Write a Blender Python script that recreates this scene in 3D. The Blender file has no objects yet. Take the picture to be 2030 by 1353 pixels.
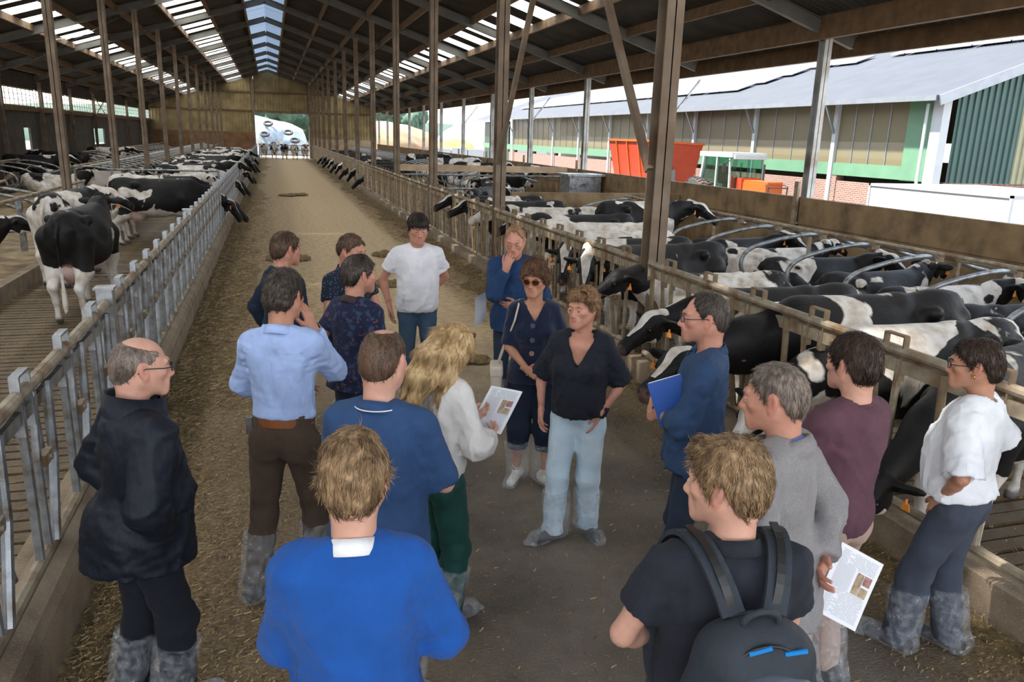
import bpy, bmesh, math, random
import numpy as np
from mathutils import Vector, Matrix, Euler

C = bpy.context.scene.collection
PI = math.pi
RNG = random.Random(7)
NR = np.random.RandomState(11)

# ------------------------------------------------------------------ camera
FPX = 1540.0
def make_camera():
    v1 = np.array([536 - 1015.0, 259 - 676.5, FPX]); y = v1 / np.linalg.norm(v1)
    h = np.array([1, .03, 0.0]); D = np.cross(y, h); D /= np.linalg.norm(D)
    if D[1] < 0: D = -D
    X = np.cross(D, y)
    if X[0] < 0: X = -X
    Mc = np.array([X, y, -D])             # rows: world axes in camera pixels frame (x right, y down, z forward)
    right, down, fwd = Mc[:, 0], Mc[:, 1], Mc[:, 2]
    m = Matrix(((right[0], -down[0], -fwd[0], 0), (right[1], -down[1], -fwd[1], 0),
                (right[2], -down[2], -fwd[2], 2.6), (0, 0, 0, 1)))
    cd = bpy.data.cameras.new('camera'); co = bpy.data.objects.new('camera', cd); C.objects.link(co)
    co.matrix_world = m
    cd.sensor_width = 36.0; cd.lens = 36.0 * FPX / 2030.0; cd.clip_start = .05; cd.clip_end = 600
    bpy.context.scene.camera = co
make_camera()

sc = bpy.context.scene
sc.view_settings.view_transform = 'Standard'
sc.view_settings.look = 'None'
sc.view_settings.gamma = 1.0
sc.view_settings.use_curve_mapping = False
sc.view_settings.exposure = 1.28
sc.cycles.use_denoising = True
sc.cycles.max_bounces = 8
sc.cycles.diffuse_bounces = 4
sc.cycles.transparent_max_bounces = 16
sc.cycles.sample_clamp_indirect = 6.0

# world: bright hazy sky
wd = bpy.data.worlds.new('World'); sc.world = wd; wd.use_nodes = True
nt = wd.node_tree; nt.nodes.clear()
wo = nt.nodes.new('ShaderNodeOutputWorld'); bg = nt.nodes.new('ShaderNodeBackground')
tc = nt.nodes.new('ShaderNodeTexCoord'); sp = nt.nodes.new('ShaderNodeSeparateXYZ')
cr = nt.nodes.new('ShaderNodeValToRGB')
nt.links.new(tc.outputs['Generated'], sp.inputs[0]); nt.links.new(sp.outputs['Z'], cr.inputs[0])
cr.color_ramp.elements[0].position = 0.0; cr.color_ramp.elements[0].color = (1.0, .99, .97, 1)
cr.color_ramp.elements[1].position = .6; cr.color_ramp.elements[1].color = (.66, .80, 1.0, 1)
nt.links.new(cr.outputs[0], bg.inputs[0]); bg.inputs[1].default_value = 1.5
nt.links.new(bg.outputs[0], wo.inputs[0])

sun = bpy.data.lights.new('sun', 'SUN'); sun.energy = 10.0; sun.angle = math.radians(2.0); sun.color = (1.0, .95, .86)
so = bpy.data.objects.new('sun', sun); C.objects.link(so)
SUN_DIR = Vector((.49, -.10, -.86)).normalized()        # direction the light travels
so.rotation_euler = SUN_DIR.to_track_quat('-Z', 'Y').to_euler()

# ------------------------------------------------------------------ helpers
def tag(o, label=None, cat=None, group=None, kind=None):
    if label: o['label'] = label
    if cat: o['category'] = cat
    if group: o['group'] = group
    if kind: o['kind'] = kind
    return o

def empty(name, loc=(0, 0, 0), rz=0, parent=None):
    o = bpy.data.objects.new(name, None); C.objects.link(o); o.location = loc; o.rotation_euler = (0, 0, rz)
    o.empty_display_size = .1
    if parent: o.parent = parent
    return o

def link_mesh(name, me, parent=None, loc=None, rot=None):
    o = bpy.data.objects.new(name, me); C.objects.link(o)
    if parent: o.parent = parent
    if loc is not None: o.location = loc
    if rot is not None: o.rotation_euler = rot
    return o

class MB:
    """mesh builder: collects pieces, builds ONE mesh"""
    def __init__(s): s.v = []; s.f = []; s.m = []; s.n = 0; s.mi = 0
    def add(s, v, f):
        v = [tuple(map(float, p)) for p in v]
        s.v += v; s.f += [tuple(i + s.n for i in q) for q in f]; s.m += [s.mi] * len(f); s.n += len(v); return s
    def box(s, x0, x1, y0, y1, z0, z1):
        v = [(x0, y0, z0), (x1, y0, z0), (x1, y1, z0), (x0, y1, z0), (x0, y0, z1), (x1, y0, z1), (x1, y1, z1), (x0, y1, z1)]
        return s.add(v, [(0, 3, 2, 1), (4, 5, 6, 7), (0, 1, 5, 4), (1, 2, 6, 5), (2, 3, 7, 6), (3, 0, 4, 7)])
    def bar(s, a, b, w, h, up=(0, 0, 1)):
        a = Vector(a); b = Vector(b); d = (b - a).normalized(); u = Vector(up)
        x = d.cross(u)
        if x.length < 1e-4: x = d.cross(Vector((1, 0, 0)))
        x.normalize(); z = x.cross(d).normalized(); x *= w / 2; z *= h / 2
        v = [a - x - z, a + x - z, a + x + z, a - x + z, b - x - z, b + x - z, b + x + z, b - x + z]
        return s.add(v, [(0, 1, 2, 3), (7, 6, 5, 4), (0, 4, 5, 1), (1, 5, 6, 2), (2, 6, 7, 3), (3, 7, 4, 0)])
    def tube(s, pts, r, n=8, cap=True):
        pts = [Vector(p) for p in pts]; rs = r if isinstance(r, (list, tuple)) else [r] * len(pts)
        ref = Vector((0, 0, 1)); rings = []
        T0 = (pts[1] - pts[0]).normalized()
        if abs(T0.z) > .9: ref = Vector((1, 0, 0))
        for i, p in enumerate(pts):
            t = (pts[min(i + 1, len(pts) - 1)] - pts[max(i - 1, 0)]).normalized()
            x = t.cross(ref)
            if x.length < 1e-3: x = t.cross(Vector((0, 1, .2)))
            x.normalize(); y = x.cross(t).normalized(); ref = y
            rings.append([p + (x * math.cos(2 * PI * k / n) + y * math.sin(2 * PI * k / n)) * rs[i] for k in range(n)])
        v = [q for R in rings for q in R]; f = []
        for i in range(len(pts) - 1):
            for k in range(n):
                f.append((i * n + k, i * n + (k + 1) % n, (i + 1) * n + (k + 1) % n, (i + 1) * n + k))
        if cap: f.append(tuple(range(n))[::-1]); f.append(tuple((len(pts) - 1) * n + k for k in range(n)))
        return s.add(v, f)
    def ibeam(s, a, b, w, h, up=(0, 0, 1), t=.012):
        """I section along a-b: web plus two flanges"""
        a = Vector(a); b = Vector(b); d = (b - a).normalized(); u = Vector(up)
        x = d.cross(u).normalized(); z = x.cross(d).normalized()
        s.bar(a, b, t, h, up); 
        for sg in (-1, 1):
            o = z * sg * (h / 2 - t / 2)
            s.bar(a + o, b + o, w, t, up)
        return s
    def mesh(s, name, mats, smooth=False):
        me = bpy.data.meshes.new(name); me.from_pydata(s.v, [], s.f)
        mats = mats if isinstance(mats, (list, tuple)) else [mats]
        for m in mats: me.materials.append(m)
        if len(mats) > 1: me.polygons.foreach_set('material_index', s.m)
        if smooth: me.polygons.foreach_set('use_smooth', [True] * len(s.f))
        me.update(); return me
    def build(s, name, mats, parent=None, smooth=False, loc=None, rot=None):
        return link_mesh(name, s.mesh(name, mats, smooth), parent, loc, rot)

def np_mesh(name, V, F, mats, smooth=True, attrs=None, midx=None):
    me = bpy.data.meshes.new(name)
    V = np.asarray(V, np.float32); F = np.asarray(F, np.int32); k = F.shape[1]
    me.vertices.add(len(V)); me.vertices.foreach_set('co', V.ravel())
    me.loops.add(F.size); me.loops.foreach_set('vertex_index', F.ravel())
    me.polygons.add(len(F)); me.polygons.foreach_set('loop_start', np.arange(0, F.size, k, dtype=np.int32))
    me.polygons.foreach_set('loop_total', np.full(len(F), k, np.int32))
    if smooth: me.polygons.foreach_set('use_smooth', np.ones(len(F), bool))
    for m in (mats if isinstance(mats, (list, tuple)) else [mats]): me.materials.append(m)
    if midx is not None: me.polygons.foreach_set('material_index', np.asarray(midx, np.int32))
    me.update(calc_edges=True)
    for nm, a in (attrs or {}).items():
        at = me.attributes.new(nm, 'FLOAT', 'POINT'); at.data.foreach_set('value', np.asarray(a, np.float32))
    return me

# ------------------------------------------------------------------ materials
MATS = {}
class NT:
    def __init__(s, name):
        s.m = bpy.data.materials.new(name); s.m.use_nodes = True; s.t = s.m.node_tree; s.t.nodes.clear()
        s.out = s.t.nodes.new('ShaderNodeOutputMaterial')
    def n(s, ty, **kw):
        nd = s.t.nodes.new('ShaderNode' + ty)
        for k, v in kw.items():
            if k.startswith('i_'): nd.inputs[k[2:].replace('_', ' ')].default_value = v
            else: setattr(nd, k, v)
        return nd
    def l(s, a, b): s.t.links.new(a, b)
    def tex(s, kind='Noise', coord='Object', scale=5, detail=3, sv=(1, 1, 1), **kw):
        tcn = s.n('TexCoord'); mp = s.n('Mapping'); mp.inputs['Scale'].default_value = sv
        s.l(tcn.outputs[coord], mp.inputs[0]); t = s.n('Tex' + kind, **kw); t.inputs['Scale'].default_value = scale
        if kind == 'Noise': t.inputs['Detail'].default_value = detail
        s.l(mp.outputs[0], t.inputs['Vector']); return t
    def ramp(s, fac, stops):
        r = s.n('ValToRGB'); e = r.color_ramp.elements
        while len(e) > 1: e.remove(e[-1])
        e[0].position = stops[0][0]; e[0].color = (*stops[0][1], 1)
        for p, c in stops[1:]:
            q = e.new(p); q.color = (*c, 1)
        s.l(fac, r.inputs[0]); return r.outputs[0]
    def mix(s, fac, a, b, mode='MIX'):
        m = s.n('Mix', data_type='RGBA', blend_type=mode)
        for sock, v in ((m.inputs[0], fac), (m.inputs[6], a), (m.inputs[7], b)):
            if hasattr(v, 'links'): s.l(v, sock)
            elif isinstance(v, (int, float)): sock.default_value = v
            else: sock.default_value = (*v, 1)
        return m.outputs[2]
    def math(s, op, a, b=0.0, c=0.0):
        m = s.n('Math', operation=op)
        for i, v in enumerate((a, b, c)):
            if hasattr(v, 'links'): s.l(v, m.inputs[i])
            else: m.inputs[i].default_value = v
        return m.outputs[0]
    def bsdf(s, col, rough=.7, metal=0, bump=None, bs=.3, bd=.01, **kw):
        b = s.n('BsdfPrincipled')
        if hasattr(col, 'links'): s.l(col, b.inputs['Base Color'])
        else: b.inputs['Base Color'].default_value = (*col, 1)
        if hasattr(rough, 'links'): s.l(rough, b.inputs['Roughness'])
        else: b.inputs['Roughness'].default_value = rough
        b.inputs['Metallic'].default_value = metal
        for k, v in kw.items(): b.inputs[k.replace('_', ' ')].default_value = v
        if bump is not None:
            bn = s.n('Bump'); bn.inputs['Strength'].default_value = bs; bn.inputs['Distance'].default_value = bd
            s.l(bump, bn.inputs['Height']); s.l(bn.outputs[0], b.inputs['Normal'])
        s.l(b.outputs[0], s.out.inputs[0]); return b

def cl(c, k): return tuple(min(1, x * k) for x in c)

def simple(name, col, rough=.7, metal=0, var=.15, scale=6, bump=.0, bscale=40, dirt=None, **kw):
    """colour with soft mottling (wear, dirt) and fine relief"""
    if name in MATS: return MATS[name]
    t = NT(name); n1 = t.tex(scale=scale, detail=5)
    c = t.ramp(n1.outputs['Fac'], [(.3, cl(col, 1 - var)), (.7, cl(col, 1 + var))])
    if dirt:
        n3 = t.tex(scale=scale * .45, detail=8); f = t.ramp(n3.outputs['Fac'], [(.5, (0, 0, 0)), (.68, (1, 1, 1))])
        c = t.mix(f, c, dirt)
    bt = None
    if bump: bt = t.tex(scale=bscale, detail=4).outputs['Fac']
    t.bsdf(c, rough, metal, bt, bump, .01, **kw)
    MATS[name] = t.m; return t.m

def fabric(name, col, rough=.85, fs=420, pattern=None, pc=None, var=.10, sheen=.03):
    if name in MATS: return MATS[name]
    t = NT(name); n1 = t.tex(scale=9, detail=3); c = t.ramp(n1.outputs['Fac'], [(.3, cl(col, 1 - var)), (.7, cl(col, 1 + var))])
    if pattern == 'dots':
        v = t.tex('Voronoi', scale=62); f = t.ramp(v.outputs['Distance'], [(.16, (1, 1, 1)), (.24, (0, 0, 0))]); c = t.mix(f, c, pc)
    if pattern == 'floral':
        v = t.tex('Voronoi', scale=30, feature='DISTANCE_TO_EDGE'); n2 = t.tex(scale=22, detail=4)
        f = t.ramp(n2.outputs['Fac'], [(.56, (0, 0, 0)), (.62, (1, 1, 1))]); c = t.mix(t.math('MULTIPLY', f, .75), c, pc)
        n4 = t.tex(scale=35, detail=2); f2 = t.ramp(n4.outputs['Fac'], [(.63, (0, 0, 0)), (.67, (1, 1, 1))]); c = t.mix(t.math('MULTIPLY', f2, .7), c, (.25, .07, .05))
    if pattern == 'melange':
        n2 = t.tex(scale=180, detail=2); f = t.ramp(n2.outputs['Fac'], [(.4, (0, 0, 0)), (.6, (1, 1, 1))]); c = t.mix(t.math('MULTIPLY', f, .55), c, pc)
    if pattern == 'denim':
        n2 = t.tex(scale=5, detail=4); f = t.ramp(n2.outputs['Fac'], [(.35, (0, 0, 0)), (.65, (1, 1, 1))]); c = t.mix(t.math('MULTIPLY', f, .6), c, pc)
    fold = t.tex(scale=7, detail=3, sv=(1, 1, .6)); fine = t.tex(scale=fs, detail=1)
    h = t.math('ADD', t.math('MULTIPLY', fold.outputs['Fac'], 1.0), t.math('MULTIPLY', fine.outputs['Fac'], .04))
    t.bsdf(c, rough, 0, h, .75, .045, Sheen_Weight=sheen, Specular_IOR_Level=.25)
    MATS[name] = t.m; return t.m
# ------------------------------------------------------------------ implicit modelling: smooth unions on a grid, then surface nets
class F:
    def __init__(s, lo, hi, h):
        s.lo = np.array(lo, np.float32); s.h = h
        s.n = np.ceil((np.array(hi) - s.lo) / h).astype(int) + 1
        s.d = np.full(tuple(s.n), 9.0, np.float32)
    def _sl(s, lo, hi):
        a = np.clip(np.floor((np.array(lo) - s.lo) / s.h).astype(int), 0, s.n - 1)
        b = np.clip(np.ceil((np.array(hi) - s.lo) / s.h).astype(int) + 1, a + 1, s.n)
        sl = tuple(slice(i, j) for i, j in zip(a, b))
        ax = [s.lo[i] + s.h * np.arange(a[i], b[i], dtype=np.float32) for i in range(3)]
        return sl, ax[0][:, None, None], ax[1][None, :, None], ax[2][None, None, :]
    def _put(s, sl, d, k, op):
        o = s.d[sl]
        if op == 'u':
            if k > 0:
                g = np.maximum(k - np.abs(o - d), 0) / k; r = np.minimum(o, d) - g * g * k * .25
            else: r = np.minimum(o, d)
        elif op == 's':
            if k > 0:
                g = np.maximum(k - np.abs(o + d), 0) / k; r = np.maximum(o, -d) + g * g * k * .25
            else: r = np.maximum(o, -d)
        s.d[sl] = r
    def cone(s, a, b, ra, rb=None, k=.03, clip=None, flat=None, op='u'):
        rb = ra if rb is None else rb; a = np.array(a, np.float32); b = np.array(b, np.float32); m = max(ra, rb) + k + 3 * s.h
        if flat: m *= max(1, 1 / flat[1])
        sl, X, Y, Z = s._sl(np.minimum(a, b) - m, np.maximum(a, b) + m)
        ab = b - a; L = float(ab @ ab) + 1e-9
        px, py, pz = X - a[0], Y - a[1], Z - a[2]
        t = np.clip((px * ab[0] + py * ab[1] + pz * ab[2]) / L, 0, 1)
        qx, qy, qz = px - t * ab[0], py - t * ab[1], pz - t * ab[2]
        if flat:
            ax, fk = flat; ax = np.array(ax, np.float32); ax /= np.linalg.norm(ax)
            e = (qx * ax[0] + qy * ax[1] + qz * ax[2]) * (1 / fk - 1)
            qx, qy, qz = qx + e * ax[0], qy + e * ax[1], qz + e * ax[2]
        d = np.sqrt(qx * qx + qy * qy + qz * qz) - (ra + (rb - ra) * t)
        if clip is not None:
            for (cp, cn) in (clip if isinstance(clip, list) else [clip]):
                cn = np.array(cn, np.float32); cn = cn / np.linalg.norm(cn)
                d = np.maximum(d, (X - cp[0]) * cn[0] + (Y - cp[1]) * cn[1] + (Z - cp[2]) * cn[2])
        s._put(sl, d, k, op); return s
    def path(s, pts, rs, k=.03, **kw):
        for i in range(len(pts) - 1): s.cone(pts[i], pts[i + 1], rs[i], rs[i + 1], k, **kw)
        return s
    def ell(s, c, r, k=.03, R=None, op='u', clip=None):
        c = np.array(c, np.float32); r = np.array(r, np.float32); m = (r.max() if R is not None else r) + k + 3 * s.h
        sl, X, Y, Z = s._sl(c - m, c + m); x, y, z = X - c[0], Y - c[1], Z - c[2]
        if R is not None:
            R = np.array(R, np.float32)   # columns are the ellipsoid's axes
            x, y, z = (x * R[0, i] + y * R[1, i] + z * R[2, i] for i in range(3))
        k0 = np.sqrt((x / r[0]) ** 2 + (y / r[1]) ** 2 + (z / r[2]) ** 2); k1 = np.sqrt((x / r[0] ** 2) ** 2 + (y / r[1] ** 2) ** 2 + (z / r[2] ** 2) ** 2)
        d = k0 * (k0 - 1) / np.maximum(k1, 1e-6)
        if clip is not None:
            cp, cn = clip; d = np.maximum(d, (X - cp[0]) * cn[0] + (Y - cp[1]) * cn[1] + (Z - cp[2]) * cn[2])
        s._put(sl, d, k, op); return s
    def cut(s, p, n):
        n = np.array(n, np.float32); n /= np.linalg.norm(n); _, X, Y, Z = s._sl(s.lo, s.lo + s.n * s.h)
        s.d = np.maximum(s.d, (X - p[0]) * n[0] + (Y - p[1]) * n[1] + (Z - p[2]) * n[2]); return s
    def fn(s, f):
        _, X, Y, Z = s._sl(s.lo, s.lo + s.n * s.h); s.d = f(s.d, X, Y, Z).astype(np.float32); return s
    def mesh(s):
        """surface nets -> vertices, quads"""
        D = s.d.copy(); D[0] = D[-1] = 1; D[:, 0] = D[:, -1] = 1; D[:, :, 0] = D[:, :, -1] = 1
        neg = D < 0; c = np.zeros(np.array(D.shape) - 1, np.uint8)
        for i in (0, 1):
            for j in (0, 1):
                for k in (0, 1): c += neg[i:i + c.shape[0], j:j + c.shape[1], k:k + c.shape[2]]
        act = (c > 0) & (c < 8); idx = np.argwhere(act)
        if len(idx) == 0: return np.zeros((0, 3)), np.zeros((0, 4), int)
        vid = np.full(c.shape, -1, np.int32); vid[act] = np.arange(len(idx))
        acc = np.zeros((len(idx), 3), np.float32); cnt = np.zeros(len(idx), np.float32)
        cor = [(i, j, k) for i in (0, 1) for j in (0, 1) for k in (0, 1)]
        val = {q: D[idx[:, 0] + q[0], idx[:, 1] + q[1], idx[:, 2] + q[2]] for q in cor}
        for q in cor:
            for ax in range(3):
                if q[ax] == 0:
                    q2 = list(q); q2[ax] = 1; a, b = val[q], val[tuple(q2)]
                    m = (a < 0) != (b < 0); t = a[m] / (a[m] - b[m]); p = np.tile(np.array(q, np.float32), (m.sum(), 1)); p[:, ax] += t
                    acc[m] += p; cnt[m] += 1
        V = s.lo + (idx + acc / cnt[:, None]) * s.h
        quads = []
        for ax in range(3):
            o = [1, 1, 1]; o[ax] = 0
            A = [slice(None)] * 3; B = [slice(None)] * 3; A[ax] = slice(0, -1); B[ax] = slice(1, None)
            e = neg[tuple(A)] != neg[tuple(B)]; inv = neg[tuple(A)]
            u, v = [i for i in range(3) if i != ax]
            E = np.argwhere(e); fl = inv[e]
            ok = (E[:, u] > 0) & (E[:, v] > 0) & (E[:, u] < c.shape[u]) & (E[:, v] < c.shape[v]); E = E[ok]; fl = fl[ok]
            def g(du, dv):
                q = E.copy(); q[:, u] -= du; q[:, v] -= dv; return vid[q[:, 0], q[:, 1], q[:, 2]]
            Q = np.stack([g(1, 1), g(0, 1), g(0, 0), g(1, 0)], 1)
            sw = fl if ax != 1 else ~fl
            Q[~sw] = Q[~sw][:, ::-1]; quads.append(Q)
        Q = np.concatenate(quads); Q = Q[(Q >= 0).all(1)]
        return V.astype(np.float32), Q

def wob(seed, freq, n=5):
    """cheap smooth 3d noise, about -1..1"""
    r = np.random.RandomState(seed); K = r.normal(size=(n, 3)); K /= np.linalg.norm(K, axis=1)[:, None]; K *= freq * r.uniform(.6, 1.5, (n, 1)); P = r.uniform(0, 6.28, (n, 2))
    def f(X, Y, Z):
        o = 0
        for i in range(n):
            j = (i + 1) % n
            a = K[i, 0] * X + K[i, 1] * Y + K[i, 2] * Z; b = K[j, 0] * X + K[j, 1] * Y + K[j, 2] * Z
            o = o + np.sin(a + P[i, 0] + 1.3 * np.sin(b * .7 + P[i, 1]))
        return (o / n * 1.4).astype(np.float32)
    return f

def join(parts):
    """[(V,Q)] -> one V,Q"""
    Vs, Qs, n = [], [], 0
    for V, Q in parts:
        Vs.append(V); Qs.append(Q + n); n += len(V)
    return np.concatenate(Vs), np.concatenate(Qs)
def uvsphere(c, r, nu=14, nv=10, R=np.eye(3)):
    V = []; 
    for i in range(nv + 1):
        th = PI * i / nv
        for j in range(nu):
            ph = 2 * PI * j / nu; V.append((math.sin(th) * math.cos(ph), math.cos(th), math.sin(th) * math.sin(ph)))   # pole on +y
    V = np.array(V) * r; Q = [(i * nu + j, i * nu + (j + 1) % nu, (i + 1) * nu + (j + 1) % nu, (i + 1) * nu + j) for i in range(nv) for j in range(nu)]
    return (V @ np.array(R).T + np.array(c)).astype(np.float32), np.array(Q)
# ------------------------------------------------------------------ structure materials
def concrete(name, col, dark, scale=3, amt=.55, straw=0.0, wet=False):
    if name in MATS: return MATS[name]
    t = NT(name); a = t.tex(scale=scale, detail=8); b = t.tex(scale=scale * 6, detail=6); g = t.tex(scale=90, detail=3)
    c = t.ramp(a.outputs['Fac'], [(.32, dark), (.62, col)])
    c = t.mix(t.math('MULTIPLY', b.outputs['Fac'], .7), c, cl(col, .62))
    f = t.ramp(g.outputs['Fac'], [(.56, (0, 0, 0)), (.68, (1, 1, 1))]); c = t.mix(t.math('MULTIPLY', f, .35), c, cl(col, 1.7))
    h = t.math('ADD', b.outputs['Fac'], t.math('MULTIPLY', g.outputs['Fac'], .5))
    t.bsdf(c, .85 if not wet else .55, 0, h, .5, .01)
    MATS[name] = t.m; return t.m
M_PILE = simple('feed_mat', (.20, .14, .065), .95, var=.5, scale=16, bump=.9, bscale=60)
def alley_mat():
    t = NT('alley_floor')
    tcn = t.n('TexCoord'); spn = t.n('SeparateXYZ'); t.l(tcn.outputs['Object'], spn.inputs[0])
    a = t.tex(scale=1.3, detail=8); b = t.tex(scale=9, detail=8); g = t.tex(scale=70, detail=4); st = t.tex(scale=28, detail=6, sv=(1, 2.2, 1))
    grey = t.ramp(a.outputs['Fac'], [(.30, (.105, .083, .062)), (.60, (.225, .185, .145))])
    grey = t.mix(t.math('MULTIPLY', b.outputs['Fac'], .55), grey, (.06, .050, .040))
    tan = t.ramp(b.outputs['Fac'], [(.3, (.46, .32, .17)), (.7, (.66, .50, .30))])
    # dry trodden meal further down the alley and towards the left kerb
    yn = t.math('ADD', spn.outputs['Y'], t.math('MULTIPLY', a.outputs['Fac'], 5.0))
    f1 = t.n('MapRange'); t.l(yn, f1.inputs[0]); f1.inputs[1].default_value = 8.0; f1.inputs[2].default_value = 13.5; f1.inputs[3].default_value = 0; f1.inputs[4].default_value = 1
    c = t.mix(f1.outputs[0], grey, tan)
    xn = t.math('ADD', spn.outputs['X'], t.math('MULTIPLY', b.outputs['Fac'], 1.3))
    f2 = t.n('MapRange'); t.l(xn, f2.inputs[0]); f2.inputs[1].default_value = 1.9; f2.inputs[2].default_value = .2; f2.inputs[3].default_value = 0; f2.inputs[4].default_value = .85
    meal = t.ramp(st.outputs['Fac'], [(.3, (.10, .065, .030)), (.5, (.22, .145, .070)), (.7, (.40, .29, .15))])
    c = t.mix(f2.outputs[0], c, meal)
    f3 = t.n('MapRange'); t.l(xn, f3.inputs[0]); f3.inputs[1].default_value = 3.55; f3.inputs[2].default_value = 4.2; f3.inputs[3].default_value = 0; f3.inputs[4].default_value = .8
    c = t.mix(f3.outputs[0], c, meal)
    sp_ = t.ramp(g.outputs['Fac'], [(.60, (0, 0, 0)), (.70, (1, 1, 1))]); c = t.mix(t.math('MULTIPLY', sp_, .5), c, (.42, .34, .22))
    h = t.math('ADD', st.outputs['Fac'], g.outputs['Fac']); t.bsdf(c, .8, 0, h, .55, .012)
    return t.m
M_ALLEY = alley_mat()
M_CONC = concrete('barn_concrete', (.30, .21, .125), (.10, .065, .035), 3)
M_WALL = concrete('stained_wall', (.36, .245, .13), (.075, .048, .026), 2.2)
M_CURB = concrete('kerb_concrete', (.34, .26, .18), (.14, .095, .06), 4)
M_SLAT = concrete('slat_floor', (.185, .120, .055), (.045, .028, .013), 2.4, wet=True)
M_GALV = simple('galvanised_steel', (.34, .36, .38), .42, .75, .25, 14, .15, 120, dirt=(.16, .11, .07))
M_GALVR = simple('dirty_galvanised_steel', (.36, .30, .22), .6, .35, .3, 10, .3, 90, dirt=(.20, .11, .05))
M_POST = simple('post_steel', (.20, .15, .105), .6, .2, .3, 3, .25, 60, dirt=(.14, .085, .05))
M_POSTG = simple('grey_post_steel', (.42, .43, .42), .5, .4, .2, 3, .2, 60, dirt=(.20, .15, .10))
M_RAFT = simple('rafter_steel', (.125, .12, .105), .6, .25, .2, 2)
M_WOOD = simple('purlin_wood', (.15, .088, .042), .8, 0, .3, 5, .3, 30)
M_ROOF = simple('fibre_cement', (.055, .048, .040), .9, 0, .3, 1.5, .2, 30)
M_FLAP = simple('steel_flap', (.50, .47, .42), .6, 0, .2, 5)
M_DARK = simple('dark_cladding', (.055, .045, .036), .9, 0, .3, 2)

def translucent(name, col, w=.75):
    t = NT(name); a = t.n('BsdfTranslucent'); b = t.n('BsdfDiffuse'); a.inputs[0].default_value = (*col, 1); b.inputs[0].default_value = (*cl(col, .7), 1)
    m = t.n('MixShader'); m.inputs[0].default_value = 1 - w; t.l(a.outputs[0], m.inputs[1]); t.l(b.outputs[0], m.inputs[2]); t.l(m.outputs[0], t.out.inputs[0]); return t.m
M_SKYL = translucent('skylight_sheet', (.85, .85, .82), .92)
M_RIDGE = translucent('ridge_sheet', (.075, .10, .14), .5)

Y0, Y1 = -7.0, 84.0
RY = [7.7 + 6.25 * k for k in range(-1, 13)]            # frames, along the alley
def roof_z(x): return 8.08 - .315 * abs(x)
XP_R, XP_L, XW_R, XW_L = 3.97, -4.5, 10.5, -11.0

# ------------------------------------------------------------------ floors
fl = MB().box(-1.12, 3.78, Y0 - 3, 90, -.35, 0).build('floor', M_ALLEY); tag(fl, kind='structure')
kl = MB(); kl.box(-1.36, -1.10, Y0, 78, -.3, .30).box(-1.40, -1.30, Y0, 78, .30, .36)
kl.tube([(-1.22, Y0, .31), (-1.22, 78, .31)], .115, 10)
k1 = kl.build('trim_1', M_CURB); tag(k1, 'rounded concrete kerb under the left feed fence', kind='structure')
kr = MB(); kr.box(3.76, 3.98, Y0, 78, -.3, .26)
k2 = kr.build('trim_2', M_CURB); tag(k2, 'concrete kerb under the right feed fence', kind='structure')
# ground below the slats (dark pit) and slatted walkways
pit = MB().box(-3.95, -1.36, Y0, 84, -.40, -.22).build('floor_pit_left', simple('pit', (.02, .015, .01), .9)); tag(pit, kind='structure')
pit = MB().box(3.98, 7.0, Y0, 84, -.40, -.22).build('floor_pit_right', MATS['pit']); tag(pit, kind='structure')
def slat_floor(name, x0, x1, ztop, ylist, ya, yb, step, wid):
    o = empty(name); tag(o, kind='structure')
    me = MB().box(x0, x1, -wid / 2, wid / 2, ztop - .12, ztop).mesh('slat', M_SLAT)
    y = ya
    n = 0
    while y < yb and n < 296:
        s = link_mesh('slat', me, o, (0, y, NR.uniform(-.004, .004)), (0, 0, NR.uniform(-.003, .003))); y += step; n += 1
    b = MB()
    while y < 83.8: b.box(x0, x1, y - wid / 2, y + wid / 2, ztop - .12, ztop); y += step
    f = b.build('slats_far', M_SLAT, o); f['kind'] = 'stuff'
slat_floor('floor_left', -3.92, -1.38, -.02, None, 2.0, 40, .165, .128)
slat_floor('floor_right', 4.0, 7.0, -.155, None, 2.0, 40, .165, .128)
# cubicle platforms
M_BED = simple('sawdust_bedding', (.36, .27, .16), .95, 0, .35, 4, .6, 50, dirt=(.16, .10, .055))
p = MB().box(7.0, 10.45, Y0, 19.0, -.3, .10).box(7.0, 10.45, 27, 84, -.3, .10).box(7.0, 10.45, 19, 27, -.3, -.155).build('floor_bed_right', M_BED); tag(p, kind='structure')
p = MB().box(-8.9, -4.08, Y0, 21.5, -.3, .16).box(-8.9, -4.08, 28.5, 84, -.3, .16).box(-8.9, -4.08, 21.5, 28.5, -.3, -.02).build('floor_bed_left', M_BED); tag(p, kind='structure')
p = MB().box(-4.08, -3.92, Y0, 21.5, -.3, .24).box(-4.08, -3.92, 28.5, 84, -.3, .24).build('trim_3', M_CURB); tag(p, 'concrete step edge of the left cubicles', kind='structure')
p = MB().box(-11, -8.9, Y0, 84, -.3, -.02).build('floor_far_left', M_SLAT); tag(p, kind='structure')

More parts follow.
